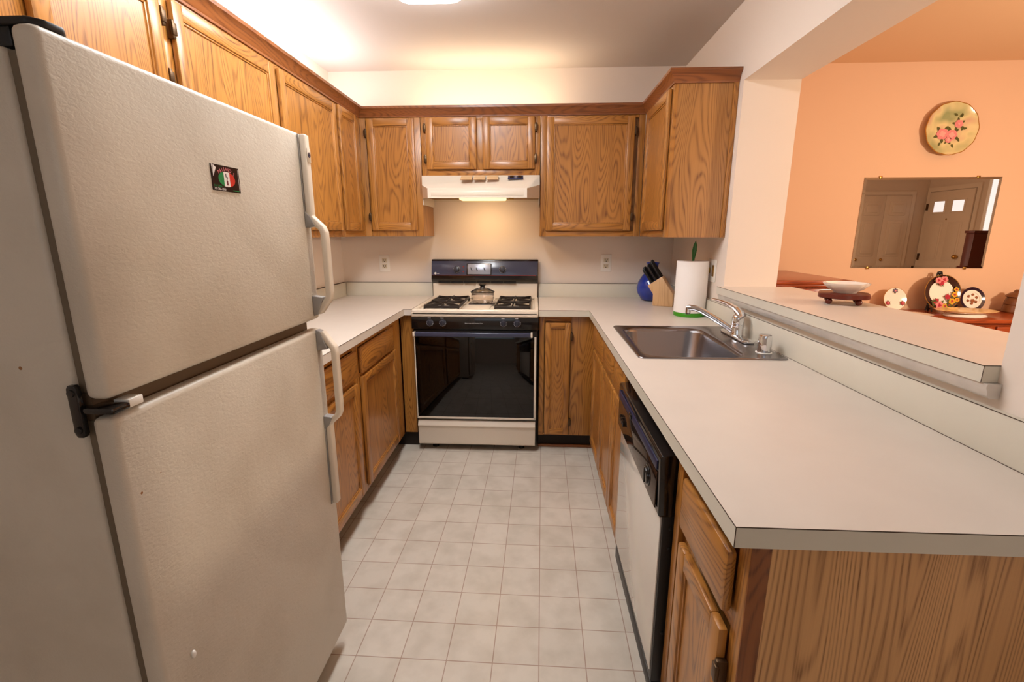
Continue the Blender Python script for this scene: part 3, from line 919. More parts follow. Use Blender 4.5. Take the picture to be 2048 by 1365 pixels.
m = MB(); m.cyl((1.235, -0.40, 1.570), 0.008, 0.03, 'X', 14, 0.003); m.build('lens_latch', M['brass'], t)
area('hood_lamp_light', (1.08, -0.30, 1.55), (1.05, -0.10, 1.0), 0.14, 0.05, 1.5, (1.0, 0.66, 0.34))

# ------------------------------------------------------------------ refrigerator
FX, FY0, FY1 = 0.785, -2.800, -2.100
t = thing('refrigerator', 'large almond top-freezer refrigerator with leather-grain doors on the left', 'refrigerator', (0.39, -2.45, 0))
m = MB(); m.box(0.03, 0.733, FY0 + 0.006, FY1 - 0.004, 0.035, 1.595, 0.008, 0, 3); m.build('body', M['fridge'], t)
B('gasket', mat('brown_gasket', rgb(112, 98, 80), 0.7), t, (0.733, 0.750, FY0 + 0.012, FY1 - 0.012, 0.10, 1.085), (0.733, 0.750, FY0 + 0.012, FY1 - 0.012, 1.130, 1.59))
def fdoor(z0, z1, name):
    m = MB(); m.box(0.7495, FX, FY0, FY1, z0, z1, 0.011, 0, 4)
    return m.build(name, M['fridge'], t)
fz = fdoor(1.122, 1.618, 'freezer_door'); fd = fdoor(0.078, 1.094, 'fresh_food_door')
B('mullion', mat('mullion_brown', rgb(96, 76, 56), 0.5), t, (0.700, 0.748, FY0 + 0.012, FY1 - 0.012, 1.086, 1.129))
B('base_grille', M['dark'], t, (0.60, 0.705, FY0 + 0.02, FY1 - 0.02, 0.0, 0.075))
B('foot', M['dark'], t, (0.06, 0.12, FY0 + 0.05, FY1 - 0.05, 0, 0.036))


def fhandle(par, zs, sgn, name='door_handle'):
    """zs: far end of the flat strip, start of bow, bar end, foot"""
    m = MB()
    yc = -2.124
    def bar(pts):      # flat ribbon in the x-z plane
        n = len(pts)
        outl = []
        w = 0.0085
        P = [Vector(p) for p in pts]
        A, Bq = [], []
        for i, p in enumerate(P):
            d = (P[min(i + 1, n - 1)] - P[max(i - 1, 0)]).normalized()
            nn = Vector((-d.y, d.x))
            A.append(p + nn * w); Bq.append(p - nn * w)
        outl = [(v.x, v.y) for v in A] + [(v.x, v.y) for v in Bq[::-1]]
        m.prism(outl, yc - 0.013, yc + 0.013, 'Y', 0.004, 0, seg=2)
    z0, z1, z2, z3 = zs
    s = sgn
    bar([(FX + 0.0100, z0), (FX + 0.0100, z1), (FX + 0.0115, z1 - s * 0.008), (FX + 0.0395, z1 - s * 0.034), (FX + 0.0445, z1 - s * 0.046), (FX + 0.0455, z1 - s * 0.07), (FX + 0.0455, z2 + s * 0.012), (FX + 0.0435, z2), (FX + 0.011, z3)])
    h = m.build(name, M['alm'], par, 50)
    gm = bpy.data.materials.get('grey_bracket') or mat('grey_bracket', rgb(150, 146, 142), 0.4)
    g = MB()
    g.prism([(FX, z1 + s * 0.01), (FX + 0.014, z1 - s * 0.004), (FX + 0.026, z1 - s * 0.030), (FX, z1 - s * 0.034)], yc - 0.016, yc + 0.010, 'Y', 0.002)
    g.build('handle_bracket', gm, h)
    g = MB()
    g.prism([(FX, z3 - s * 0.008), (FX + 0.012, z3 - s * 0.004), (FX + 0.030, z2 + s * 0.002), (FX, z2 + s * 0.006)], yc - 0.016, yc + 0.010, 'Y', 0.002)
    g.build('handle_bracket', gm, h)
    B('handle_gasket_strip', gm, h, (FX, FX + 0.003, yc - 0.017, yc - 0.0135, min(z0, z1), max(z0, z1), 0.001))
    return h


h1 = fhandle(fz, (1.614, 1.410, 1.185, 1.142), 1)
h2 = fhandle(fd, (0.545, 0.800, 1.040, 1.086), -1)
def badge(m):
    m.box(FX + 0.0185, FX + 0.0202, -2.134, -2.114, 1.545, 1.580, 0.0008, 0)
    m.lathe([(0.0042, 0), (0.0068, 0), (0.0068, 0.0009), (0.0042, 0.0009)], seg=20, mi=1, mtx=Matrix.Translation((FX + 0.0201, -2.124, 1.563)) @ Matrix.Rotation(PI / 2, 4, 'Y'), cap=False)
    m.lathe([(0, 0), (0.0034, 0), (0.0034, 0.0009), (0, 0.0009)], seg=14, mi=1, mtx=Matrix.Translation((FX + 0.0201, -2.124, 1.563)) @ Matrix.Rotation(PI / 2, 4, 'Y'))
m = MB(); badge(m); m.build('maker_badge', [M['alm'], M['slate']], h1)
# hinges: black top cap and middle bracket
m = MB(); m.prism([(0.60, -2.79), (0.765, -2.79), (0.778, -2.775), (0.778, -2.750), (0.765, -2.735), (0.60, -2.735)], 1.6185, 1.629, 'Z', 0.003)
m.box(0.61, 0.74, -2.787, -2.74, 1.594, 1.6195, 0.004)
m.build('top_hinge_cap', M['blackm'], t)
m = MB()
m.prism([(0.727, 1.070), (0.727, 1.140), (0.7305, 1.146), (0.7395, 1.146), (0.743, 1.140), (0.743, 1.070), (0.7395, 1.064), (0.7305, 1.064)], FY0 - 0.004, FY0 + 0.005, 'Y', 0.0015)
m.box(0.735, 0.791, FY0 - 0.002, FY0 + 0.030, 1.1005, 1.1105, 0.003)
m.cyl((0.735, FY0 - 0.004, 1.134), 0.0055, 0.003, '-Y', 14, 0.001); m.cyl((0.735, FY0 - 0.004, 1.076), 0.0055, 0.003, '-Y', 14, 0.001)
m.build('middle_hinge', M['black'], t)
B('hinge_shim', M['white'], t, (0.760, 0.7855, -2.766, -2.740, 1.099, 1.112, 0.001))

# pizza-shop magnet
t = thing('refrigerator_magnet', 'black pizza shop magnet with Italian flag oval on the freezer door', 'magnet', (FX + 0.0015, -2.4585, 1.444))
MG = Matrix.Translation((FX + 0.0005, -2.4585, 1.468)) @ Matrix.Rotation(PI / 2, 4, 'Z') @ Matrix.Rotation(PI / 2, 4, 'X')   # local x = +y, y = up, z = out
def onmag(fn, name, mt):
    m = MB(); fn(m); bmesh.ops.transform(m.bm, matrix=MG, verts=m.bm.verts)
    return m.build(name, mt, t, 0)
onmag(lambda m: m.box(-0.0435, 0.0435, -0.0245, 0.0245, 0, 0.0012), 'magnet_sheet', mat('black_print', rgb(28, 10, 12), 0.3))
def oval(m):
    for x0, x1, mi in ((-1, -0.34, 0), (-0.34, 0.34, 1), (0.34, 1, 2)):
        pts = []
        for k in range(13):
            x = x0 + (x1 - x0) * k / 12
            pts.append((x * 0.0265, 0.0145 * math.sqrt(max(0, 1 - x * x)), 0))
        low = [(p[0], -p[1], 0) for p in pts[::-1]]
        pts = [p for i, p in enumerate(pts + low) if True]
        out = []
        for p in pts:
            if not out or (Vector(p) - Vector(out[-1])).length > 1e-5: out.append(p)
        if (Vector(out[0]) - Vector(out[-1])).length < 1e-5: out.pop()
        m.poly([(p[0] + 0.002, p[1] - 0.001, 0.00135) for p in out], mi)
    # bottle and shakers on the white field
    m.box(0.0005, 0.0045, -0.012, -0.004, 0.0014, 0.0016, 0, 3); m.box(0.0018, 0.0032, -0.004, 0.001, 0.0014, 0.0016, 0, 3)
    m.box(-0.0015, 0.001, 0.003, 0.010, 0.0014, 0.0016, 0, 4); m.box(0.002, 0.005, 0.001, 0.004, 0.0014, 0.0016, 0, 4)
onmag(oval, 'flag_oval', [mat('flag_green', rgb(22, 132, 72), 0.4), mat('flag_white', rgb(236, 230, 226), 0.4), mat('flag_red', rgb(206, 44, 30), 0.4), mat('print_maroon', rgb(112, 24, 46), 0.4), mat('print_grey', rgb(92, 84, 92), 0.4)])
def arch(m):
    s = "PAISANO'S"
    for i, ch in enumerate(s):
        a = 0.62 - 1.24 * i / (len(s) - 1)
        R_ = 0.040
        m.text(ch, 0.0105, Matrix.Translation((0.002 - R_ * math.sin(a), -0.022 + R_ * math.cos(a), 0.0014)) @ Matrix.Rotation(a, 4, 'Z'), 0, 0.0001, 0.8)
onmag(arch, 'arched_name', mat('print_pink', rgb(226, 130, 136), 0.4))
def small(m):
    m.text('Fair Lakes', 0.0062, Matrix.Translation((-0.040, -0.0155, 0.0013)), 0, 0.0001, align='LEFT')
    m.box(0.018, 0.038, -0.0222, -0.0205, 0.0012, 0.0014)
onmag(small, 'branch_name', bpy.data.materials['flag_green'])
def phone(m):
    m.text('703-266-1900', 0.0062, Matrix.Translation((-0.040, -0.0212, 0.0013)), 0, 0.0001, align='LEFT')
    m.box(0.0398, 0.0407, -0.021, 0.022, 0.0012, 0.0014)
    m.poly([(-0.037, 0.0235, 0.0014), (-0.0285, 0.0185, 0.0014), (-0.0395, 0.001, 0.0014)])
    m.poly([(-0.0415, 0.024, 0.0014), (-0.0385, 0.024, 0.0014), (-0.0400, 0.006, 0.0014)])
onmag(phone, 'phone_number', bpy.data.materials['flag_white'])
m = MB(); m.ball((FX + 0.003, -2.735, 0.607), 0.008, (0.45, 0.6, 1.0)); o = m.build('clip_magnet', M['white'])
tag(o, 'tiny white oval clip low on the refrigerator door', 'magnet')

# ------------------------------------------------------------------ dishwasher
DY0, DY1 = -2.326, -1.728
t = thing('dishwasher', 'white and black dishwasher under the right counter', 'dishwasher', (2.03, -2.03, 0))
B('body', M['blackm'], t, (1.785, 2.33, DY0, DY1, 0.10, 0.870))
m = MB(); m.box(1.741, 1.784, DY0 + 0.001, DY1 - 0.001, 0.135, 0.665, 0.003)
dd = m.build('door_frame', M['blackm'], t)
m = MB(); m.box(1.737, 1.7415, DY0 + 0.012, DY1 - 0.004, 0.165, 0.652, 0.0015); m.build('door_panel', mat('white_gloss_panel', rgb(222, 216, 205), 0.08, coat=0.6), dd)
m = MB()
m.prism([(1.784, 0.652), (1.731, 0.652), (1.727, 0.658), (1.723, 0.815), (1.727, 0.822), (1.784, 0.826)], DY0, DY1, 'Y', 0.002)
cp = m.build('control_panel', M['black'], t)
m = MB(); m.box(1.7205, 1.7245, DY0 + 0.018, DY1 - 0.018, 0.668, 0.770, 0.0015); m.build('fascia', mat('bronze_mirror_fascia', rgb(66, 50, 42), 0.06, 0.6), cp)
B('handle_recess', mat('navy_strip', rgb(36, 38, 70), 0.35), cp, (1.7195, 1.7235, DY0 + 0.02, DY1 - 0.02, 0.774, 0.800, 0.001))
m = MB(); m.cyl((1.7205, -2.222, 0.715), 0.030, 0.003, '-X', 28, 0.001); m.cyl((1.7175, -2.222, 0.715), 0.024, 0.006, '-X', 28, 0.002); m.box(1.7085, 1.713, -2.226, -2.218, 0.694, 0.736, 0.002)
m.build('dial', M['black'], cp)
for y in (-1.80, -1.825, -1.85):
    m = MB(); m.box(1.716, 1.721, y - 0.009, y + 0.009, 0.700, 0.722, 0.002); m.build('push_button', M['black'], cp)
m = MB(); m.box(1.715, 1.7200, -1.985, -1.955, 0.779, 0.795, 0.002); m.build('latch', M['black'], cp)
B('kick_plate', M['blackm'], t, (1.79, 1.80, DY0, DY1, 0.0, 0.10), (1.741, 1.79, DY0 + 0.002, DY1 - 0.002, 0.085, 0.133, 0.002))
m = MB()
for z in (0.62, 0.56, 0.30): m.cyl((1.762, DY0 + 0.001, z), 0.005, 0.003, '-Y', 12, 0.001)
m.build('side_screws', M['blackm'], t)

# ------------------------------------------------------------------ sink, faucet, dispenser
t = thing('kitchen_sink', 'single-bowl stainless steel sink set in the right counter', 'sink', (2.06, -1.42, 0.78))
sx0, sx1, sy0, sy1 = 1.787, 2.327, -1.731, -1.110
bx0, bx1, by0, by1 = 1.826, 2.190, -1.700, -1.165


def rrect(x0, x1, y0, y1, r, n=6):
    pts = []
    for cx, cy, a0 in ((x1 - r, y1 - r, 0), (x0 + r, y1 - r, PI / 2), (x0 + r, y0 + r, PI), (x1 - r, y0 + r, 1.5 * PI)):
        for k in range(n + 1):
            a = a0 + PI / 2 * k / n
            pts.append((cx + r * math.cos(a), cy + r * math.sin(a)))
    return pts


sm = bmesh.new()
rings = []
for (x0, x1, y0, y1, r, z) in ((sx0, sx1, sy0, sy1, 0.022, 0.9146), (sx0 + 0.003, sx1 - 0.003, sy0 + 0.003, sy1 - 0.003, 0.020, 0.9190), (sx0 + 0.012, sx1 - 0.012, sy0 + 0.012, sy1 - 0.012, 0.016, 0.9188),
                               (bx0 - 0.010, bx1 + 0.010, by0 - 0.010, by1 + 0.010, 0.075, 0.9172), (bx0, bx1, by0, by1, 0.07, 0.9135), (bx0 + 0.006, bx1 - 0.006, by0 + 0.006, by1 - 0.006, 0.068, 0.900),
                               (bx0 + 0.018, bx1 - 0.018, by0 + 0.018, by1 - 0.018, 0.065, 0.785), (bx0 + 0.035, bx1 - 0.035, by0 + 0.035, by1 - 0.035, 0.055, 0.762), (bx0 + 0.10, bx1 - 0.10, by0 + 0.12, by1 - 0.12, 0.05, 0.756)):
    rings.append([sm.verts.new((*p, z)) for p in rrect(x0, x1, y0, y1, r)])
for a, b_ in zip(rings, rings[1:]):
    for k in range(len(a)): sm.faces.new((a[k], a[(k + 1) % len(a)], b_[(k + 1) % len(a)], b_[k]))
sm.faces.new(rings[-1])
bmesh.ops.recalc_face_normals(sm, faces=sm.faces)
m = MB(); m._merge(sm, 0)
basin = m.build('basin', M['steel'], t, 60)
sol = basin.modifiers.new('sheet', 'SOLIDIFY'); sol.thickness = 0.0012; sol.offset = -1
m = MB(); m.lathe([(0, 0.7575), (0.038, 0.7575), (0.042, 0.759), (0.046, 0.7585), (0.046, 0.7565)], (2.01, -1.43, 0), 28); m.build('drain', M['chrome'], t)

FXY = (2.283, -1.360)
t = thing('faucet', 'chrome single-lever faucet behind the sink bowl', 'faucet', (*FXY, 0.918))
m = MB(); m.prism(rrect(FXY[0] - 0.026, FXY[0] + 0.026, FXY[1] - 0.140, FXY[1] + 0.135, 0.025), 0.9185, 0.932, 'Z', 0.005)
m.build('base_plate', M['chrome'], t)
m = MB(); m.lathe([(0.027, 0.928), (0.0265, 0.936), (0.0245, 0.940), (0.0245, 0.975), (0.0235, 0.976), (0.0235, 0.978), (0.0245, 0.979), (0.0245, 1.005), (0.022, 1.014), (0.014, 1.021), (0, 1.023)], (*FXY, 0), 32)
m.build('valve_body', M['chrome'], t)
m = MB()
dx, dy = -0.192, 0.098
S = [(0.05, 0.945), (0.2, 0.964), (0.4, 0.989), (0.58, 1.011), (0.72, 1.026), (0.84, 1.033), (0.95, 1.035), (1.0, 1.034)]
m.tube([(FXY[0] + dx * u, FXY[1] + dy * u, z) for u, z in S], [0.0145, 0.0138, 0.013, 0.0128, 0.0128, 0.013, 0.013, 0.011], 14)
tx, ty = FXY[0] + dx * 0.965, FXY[1] + dy * 0.965
m.cyl((tx, ty, 1.010), 0.0118, 0.022, seg=18)
m.build('spout', M['chrome'], t)
m = MB(); m.cyl((tx, ty, 1.004), 0.0105, 0.0065, seg=18); m.build('aerator', M['steel'], t)
m = MB()
m.tube([(FXY[0] + 0.014, FXY[1] - 0.006, 1.008), (FXY[0] + 0.008, FXY[1] + 0.004, 1.024), (FXY[0] - 0.004, FXY[1] + 0.030, 1.042), (FXY[0] - 0.022, FXY[1] + 0.066, 1.056), (FXY[0] - 0.046, FXY[1] + 0.108, 1.064), (FXY[0] - 0.066, FXY[1] + 0.142, 1.067)],
       [0.023, 0.023, 0.019, 0.014, 0.0105, 0.0075], 14, 0, 1.0, 0.62)
m.build('lever_handle', M['chrome'], t)

t = thing('dispenser_cap', 'short chrome cylinder cap at the near corner of the sink', 'air gap cap', (2.276, -1.632, 0.918))
m = MB(); m.lathe([(0.029, 0.9185), (0.029, 0.921), (0.025, 0.922)], (2.276, -1.632, 0), 30); m.build('base_ring', M['white'], t)
m = MB(); m.lathe([(0, 0.922), (0.0245, 0.922), (0.0235, 0.982), (0.022, 0.987), (0.018, 0.989), (0, 0.989)], (2.276, -1.632, 0), 30); m.build('cap', M['chrome'], t)

# ------------------------------------------------------------------ counter items
tx_, ty_ = 2.262, -0.765
t = thing('paper_towel_holder', 'green holder with a white paper towel roll beside the sink', 'paper towel holder', (tx_, ty_, CT))
m = MB(); m.lathe([(0, 0.9145), (0.082, 0.9145), (0.083, 0.930), (0.079, 0.936), (0, 0.936)], (tx_, ty_, 0), 40); m.build('holder_base', M['green'], t)
m = MB(); m.lathe([(0.019, 0.937), (0.083, 0.937), (0.0835, 0.945), (0.0835, 1.21), (0.082, 1.2145), (0.019, 1.2145), (0.019, 1.10)], (tx_, ty_, 0), 48, cap=False); m.build('towel_roll', M['paper'], t)
m = MB(); m.tube([(tx_, ty_, 0.93), (tx_, ty_, 1.235)], 0.006, 12)
m.build('holder_rod', M['leaf'], t)
m = MB(); m.tube([(tx_, ty_, 1.215), (tx_ + 0.0005, ty_, 1.240), (tx_ + 0.002, ty_, 1.270), (tx_ + 0.004, ty_, 1.300), (tx_ + 0.005, ty_, 1.322)], [0.006, 0.009, 0.0125, 0.009, 0.001], 14, 0, 1, 0.5, up=(0, 1, 0)); m.build('leaf_finial', M['leaf'], t)

vx, vy = 2.190, -0.165
t = thing('blue_vase', 'round cobalt blue glass vase behind the knife block', 'vase', (vx, vy, CT))
m = MB()
m.lathe([(0, 0.9147), (0.050, 0.9147), (0.066, 0.922), (0.092, 0.965), (0.098, 1.000), (0.092, 1.035), (0.070, 1.075), (0.046, 1.105), (0.036, 1.130), (0.037, 1.155), (0.044, 1.170), (0.041, 1.170), (0.033, 1.152), (0.032, 1.130), (0.042, 1.100), (0, 1.05)], (vx, vy, 0), 40)
m.build('vase_body', M['bluegl'], t)

# knife block, leaning towards the room, handles sloping up to the left
t = thing('knife_block', 'pale wooden knife block full of black handled knives', 'knife block', (2.215, -0.385, CT))
kx = 2.215
KM = Matrix.Translation((kx, -0.40, CT)) @ Matrix.Rotation(-0.42, 4, 'Z')
m = MB()
m.prism([(-0.058, 0.0006), (0.062, 0.0006), (0.0625, 0.078), (-0.012, 0.185), (-0.096, 0.126), (-0.060, 0.075)], -0.046, 0.046, 'Y', 0.003, 0, mtx=KM)
blk = m.build('block', M['blockw'], t)
ux, uz = -math.sin(0.611), math.cos(0.611)       # knives lie along the slots
ax, az = -0.012, 0.185
bx_, bz_ = -0.096, 0.126
k = 0
for r, (f, ys) in enumerate(((0.13, (-0.030, 0.0, 0.030)), (0.42, (-0.031, -0.001, 0.030)), (0.72, (-0.028, 0.002, 0.031)))):
    for y in ys:
        px, pz = ax + (bx_ - ax) * f, az + (bz_ - az) * f
        L_ = (0.118, 0.112, 0.108)[r] * (1 + 0.06 * ((k * 7) % 3 - 1))
        d0 = Vector((px, y, pz)); dv = Vector((ux * 1.0, 0, uz)).normalized()
        mm = MB()
        pts = [d0 + dv * 0.0015, d0 + dv * 0.012, d0 + dv * L_ * 0.5, d0 + dv * L_ * 0.9, d0 + dv * L_]
        mm.tube([KM @ p for p in pts], [0.0095, 0.0105, 0.0105, 0.0125, 0.009], 12, 0, 0.85, 1.05, up=(0, 1, 0))
        o = mm.build('kitchen_knife', M['knifeh'])
        nm = ('back', 'middle', 'front')[r]
        tag(o, 'black handled knife in the %s row of the knife block' % nm, 'knife', 'knives in the %s row of the block' % nm)
        k += 1

# outlets
def outlet(label, c, face):
    t = thing('wall_outlet', label, 'outlet', c)
    m = MB()
    def bx(u0, u1, v0, v1, n0, n1, b=0, mi=0):
        if face == 'B': m.box(c[0] + u0, c[0] + u1, c[1] - n1, c[1] - n0, c[2] + v0, c[2] + v1, b, mi)
        else: m.box(c[0] - n1, c[0] - n0, c[1] + u0, c[1] + u1, c[2] + v0, c[2] + v1, b, mi)
    bx(-0.038, 0.038, -0.060, 0.060, 0.0004, 0.006, 0.003)
    m.build('cover_plate', M['white'], t)
    for vz in (0.021, -0.021):
        m = MB()
        bx(-0.017, 0.017, vz - 0.015, vz + 0.015, 0.005, 0.0075, 0.001, 0)
        bx(-0.009, -0.005, vz - 0.003, vz + 0.009, 0.007, 0.0079, 0, 1); bx(0.005, 0.009, vz - 0.003, vz + 0.009, 0.007, 0.0079, 0, 1); bx(-0.003, 0.003, vz - 0.011, vz - 0.005, 0.007, 0.0079, 0, 1)
        m.build('receptacle', [mat('ivory_face', rgb(214, 204, 180), 0.4) if 'ivory_face' not in bpy.data.materials else bpy.data.materials['ivory_face'], M['dark']], t)


outlet('white wall outlet left of the range', (0.310, 0, 1.148), 'B')
outlet('white wall outlet right of the range, near the knife block', (1.901, 0, 1.155), 'B')
t = thing('wall_switch', 'light switch and outlet plate on the right wall behind the paper towels', 'switch', (WX, -0.79, 1.165))
B('cover_plate', M['white'], t, (WX - 0.006, WX - 0.0004, -0.850, -0.735, 1.105, 1.225, 0.003))
B('toggle', M['brass'], t, (WX - 0.012, WX - 0.006, -0.775, -0.765, 1.15, 1.18, 0.002), (WX - 0.008, WX - 0.006, -0.83, -0.805, 1.135, 1.195, 0.001))

# ------------------------------------------------------------------ ceiling fixture
t = thing('ceiling_light', 'white flush ceiling light fixture above the kitchen floor', 'ceiling light', (0.94, -1.7, 2.33))
m = MB(); m.prism(rrect(0.80, 1.085, -2.32, -1.10, 0.06), 2.333, 2.400, 'Z', 0.02, 0, seg=4); m.build('diffuser', M['emit'], t)
m = MB(); m.prism(rrect(0.82, 1.065, -2.30, -1.12, 0.05), 2.395, ZC - 0.0005, 'Z', 0, 0); m.build('mounting_tray', M['white'], t)

# ------------------------------------------------------------------ things on the bar ledge
bx, by = 2.585, -1.555
t = thing('footed_trivet', 'dark red wood footed trivet on the bar ledge', 'trivet', (bx, by, LZ))
SHM = lambda tt, r: 1 + 0.045 * math.cos(6 * tt)
m = MB(); m.lathe([(0, 1.121), (0.082, 1.121), (0.086, 1.124), (0.086, 1.137), (0.082, 1.140), (0, 1.140)], (bx, by, 0), 60, mod=SHM); m.build('trivet_top', M['standw'], t)
for a in (0.3, 1.87, 3.44, 5.01):
    m = MB(); m.ball((bx + 0.066 * math.cos(a), by + 0.066 * math.sin(a), LZ + 0.0122), 0.012, seg=14); m.build('ball_foot', M['standw'], t)
t2 = MB()
SC2 = lambda tt, r: 1 + 0.03 * math.cos(9 * tt) * min(1, r / 0.06)
t2.lathe([(0, 1.1405), (0.036, 1.1405), (0.040, 1.146), (0.056, 1.156), (0.072, 1.172), (0.075, 1.178), (0.071, 1.178), (0.060, 1.164), (0.035, 1.152), (0, 1.150)], (bx + 0.004, by, 0), 72, mod=SC2)
o = t2.build('scalloped_bowl', M['porc']); tag(o, 'white scalloped porcelain bowl on the footed trivet', 'bowl')

# ------------------------------------------------------------------ dining room
t = thing('chest', 'tall reddish wood chest against the dining wall, seen past the pass-through post', 'chest', (2.95, -0.3, 0))
cx0, cx1, cy0, cy1 = 2.66, 3.15, -0.74, -0.01
m = MB(); m.box(cx0, cx1, cy0, cy1, 1.085, 1.108, 0.007, 0, 3); m.box(cx0 + 0.012, cx1 - 0.012, cy0 + 0.012, cy1, 1.071, 1.086, 0.005); m.build('top', CHERRY['X'], t)
B('carcass', CHERRY['Z'], t, (cx0 + 0.025, cx1 - 0.025, cy0 + 0.035, cy1, 0.06, 1.072))
B('corner_post', CHERRY['Z'], t, (cx0 + 0.022, cx0 + 0.07, cy0 + 0.022, cy0 + 0.036, 0.06, 1.072, 0.003), (cx1 - 0.07, cx1 - 0.022, cy0 + 0.022, cy0 + 0.036, 0.06, 1.072, 0.003))
for z in (0.82, 0.56, 0.30):
    d = B('drawer', CHERRY['X'], t, (cx0 + 0.075, cx1 - 0.075, cy0 + 0.025, cy0 + 0.036, z, z + 0.24, 0.005))
B('plinth', CHERRY['X'], t, (cx0 + 0.03, cx1 - 0.03, cy0 + 0.04, cy1, 0, 0.06))

BZ = 0.845
t = thing('buffet', 'long reddish wood buffet under the dining wall mirror', 'buffet', (4.5, -0.22, 0))
m = MB(); m.box(3.70, 5.25, -0.44, -0.01, BZ - 0.022, BZ, 0.006, 0, 3); m.build('top', CHERRY['X'], t)
B('carcass', CHERRY['X'], t, (3.73, 5.22, -0.40, -0.012, 0.12, BZ - 0.022))
for x0 in (3.76, 4.25, 4.74):
    d = B('drawer', CHERRY['X'], t, (x0, x0 + 0.46, -0.415, -0.401, 0.66, 0.80, 0.005))
    m = MB(); m.ball((x0 + 0.23, -0.428, 0.73), 0.013); m.build('drawer_knob', M['brass'], d)
    B('cupboard_door', CHERRY['Z'], t, (x0, x0 + 0.46, -0.415, -0.401, 0.15, 0.64, 0.005))
for x in (3.76, 5.19):
    for y in (-0.37, -0.05): B('leg', CHERRY['Z'], t, (x - 0.025, x + 0.025, y - 0.025, y + 0.025, 0, 0.12))


# plates: local frame x right, y up, z towards the viewer
def flower(m, x, y, r, mi, h, n=5, seed=0):
    rnd = random.Random(seed)
    for k in range(n):
        a = 2 * PI * k / n + seed
        cx, cy = x + r * 0.5 * math.cos(a), y + r * 0.5 * math.sin(a)
        m.poly([(cx + r * 0.55 * math.cos(b_) , cy + r * 0.48 * math.sin(b_), h + 0.00012 * k) for b_ in [2 * PI * j / 9 for j in range(9)]], mi)
def leafp(m, x, y, l, w, a, mi, h):
    c, s = math.cos(a), math.sin(a)
    pts = [(0, 0), (l * 0.3, w * 0.5), (l * 0.7, w * 0.4), (l, 0), (l * 0.7, -w * 0.4), (l * 0.3, -w * 0.5)]
    m.poly([(x + c * p - s * q, y + s * p + c * q, h) for p, q in pts], mi)


def plate_bm(R, depth=0.02, rim=0.62, rmi=0, cmi=0, lip=None, scal=0, cf=0.66):
    m = MB()
    mod = (lambda t, r: 1 + scal * math.cos(12 * t) * (r / R) ** 4) if scal else None
    m.lathe([(0, 0.0), (R * rim * 0.7, 0.0), (R * rim, 0.004), (R * 0.97, depth - 0.003)], seg=64, mi=rmi, mod=mod, cap=False)          # back
    m.lathe([(0, 0.004), (R * rim * cf, 0.004)], seg=64, mi=cmi, mod=mod, cap=False)
    m.lathe([(R * rim * cf, 0.004), (R * rim, 0.0065), (R * 0.97, depth)], seg=64, mi=rmi, mod=mod, cap=False)
    m.lathe([(R * 0.97, depth - 0.003), (R, depth - 0.002), (R, depth), (R * 0.97, depth)], seg=64, mi=lip if lip is not None else rmi, mod=mod, cap=False)
    return m


def place(m, c, lean=0.0, spin=0.0):
    """stand the plate up facing -y, leaning back"""
    mt = Matrix.Translation(c) @ Matrix.Rotation(PI / 2 - lean, 4, 'X') @ Matrix.Rotation(spin, 4, 'Z')
    bmesh.ops.transform(m.bm, matrix=mt, verts=m.bm.verts)
    return m


# big rose plate on the wall
m = plate_bm(0.163, 0.022, 0.74, 0, 0, 1, 0.012)
for x, y, r, s in ((-0.045, -0.030, 0.036, 1), (0.012, -0.036, 0.034, 2), (0.048, 0.030, 0.026, 3), (-0.004, -0.066, 0.020, 4)):
    for k in range(5):
        a = s + 2 * PI * k / 5
        leafp(m, x + r * 0.7 * math.cos(a), y + r * 0.7 * math.sin(a), r * 0.9, r * 0.5, a, 4, 0.0072)
    flower(m, x, y, r, 2, 0.0078, 6, s); flower(m, x, y, r * 0.55, 3 if s != 3 else 2, 0.0088, 4, s + 1); flower(m, x, y, r * 0.28, 3, 0.0095, 3, s + 2)
for x, y, a in ((0.045, 0.075, 0.4), (0.06, 0.07, 1.5), (0.035, 0.08, 2.6), (0.075, 0.0, 0.2), (0.07, -0.01, 1.2), (0.05, -0.055, -1.0), (-0.05, -0.08, -2.0), (0.02, -0.09, -1.2)):
    leafp(m, x, y, 0.028, 0.014, a, 4, 0.0074)
place(m, (4.047, -0.020, 2.012), 0.06)
pm = mat('misty_green_pink_glaze', rgb(206, 190, 150), 0.15, coat=0.5)
nt = pm.node_tree
tc = nt.nodes.new('ShaderNodeTexCoord'); n = nt.nodes.new('ShaderNodeTexNoise'); n.inputs['Scale'].default_value = 6
r_ = nt.nodes.new('ShaderNodeValToRGB')
r_.color_ramp.elements[0].position = 0.35; r_.color_ramp.elements[0].color = rgb(150, 158, 110)
r_.color_ramp.elements[1].position = 0.65; r_.color_ramp.elements[1].color = rgb(206, 160, 138)
e = r_.color_ramp.elements.new(0.5); e.color = rgb(220, 204, 150)
nt.links.new(tc.outputs['Object'], n.inputs['Vector']); nt.links.new(n.outputs['Fac'], r_.inputs['Fac']); nt.links.new(r_.outputs['Color'], nt.nodes['Principled BSDF'].inputs['Base Color'])
o = m.build('decorative_wall_plate', [pm, M['gold'], M['rose'], mat('pale_rose_paint', rgb(238, 166, 158), 0.3), M['olive']])
tag(o, 'large plate painted with pink roses hung on the dining wall above the mirror', 'plate')

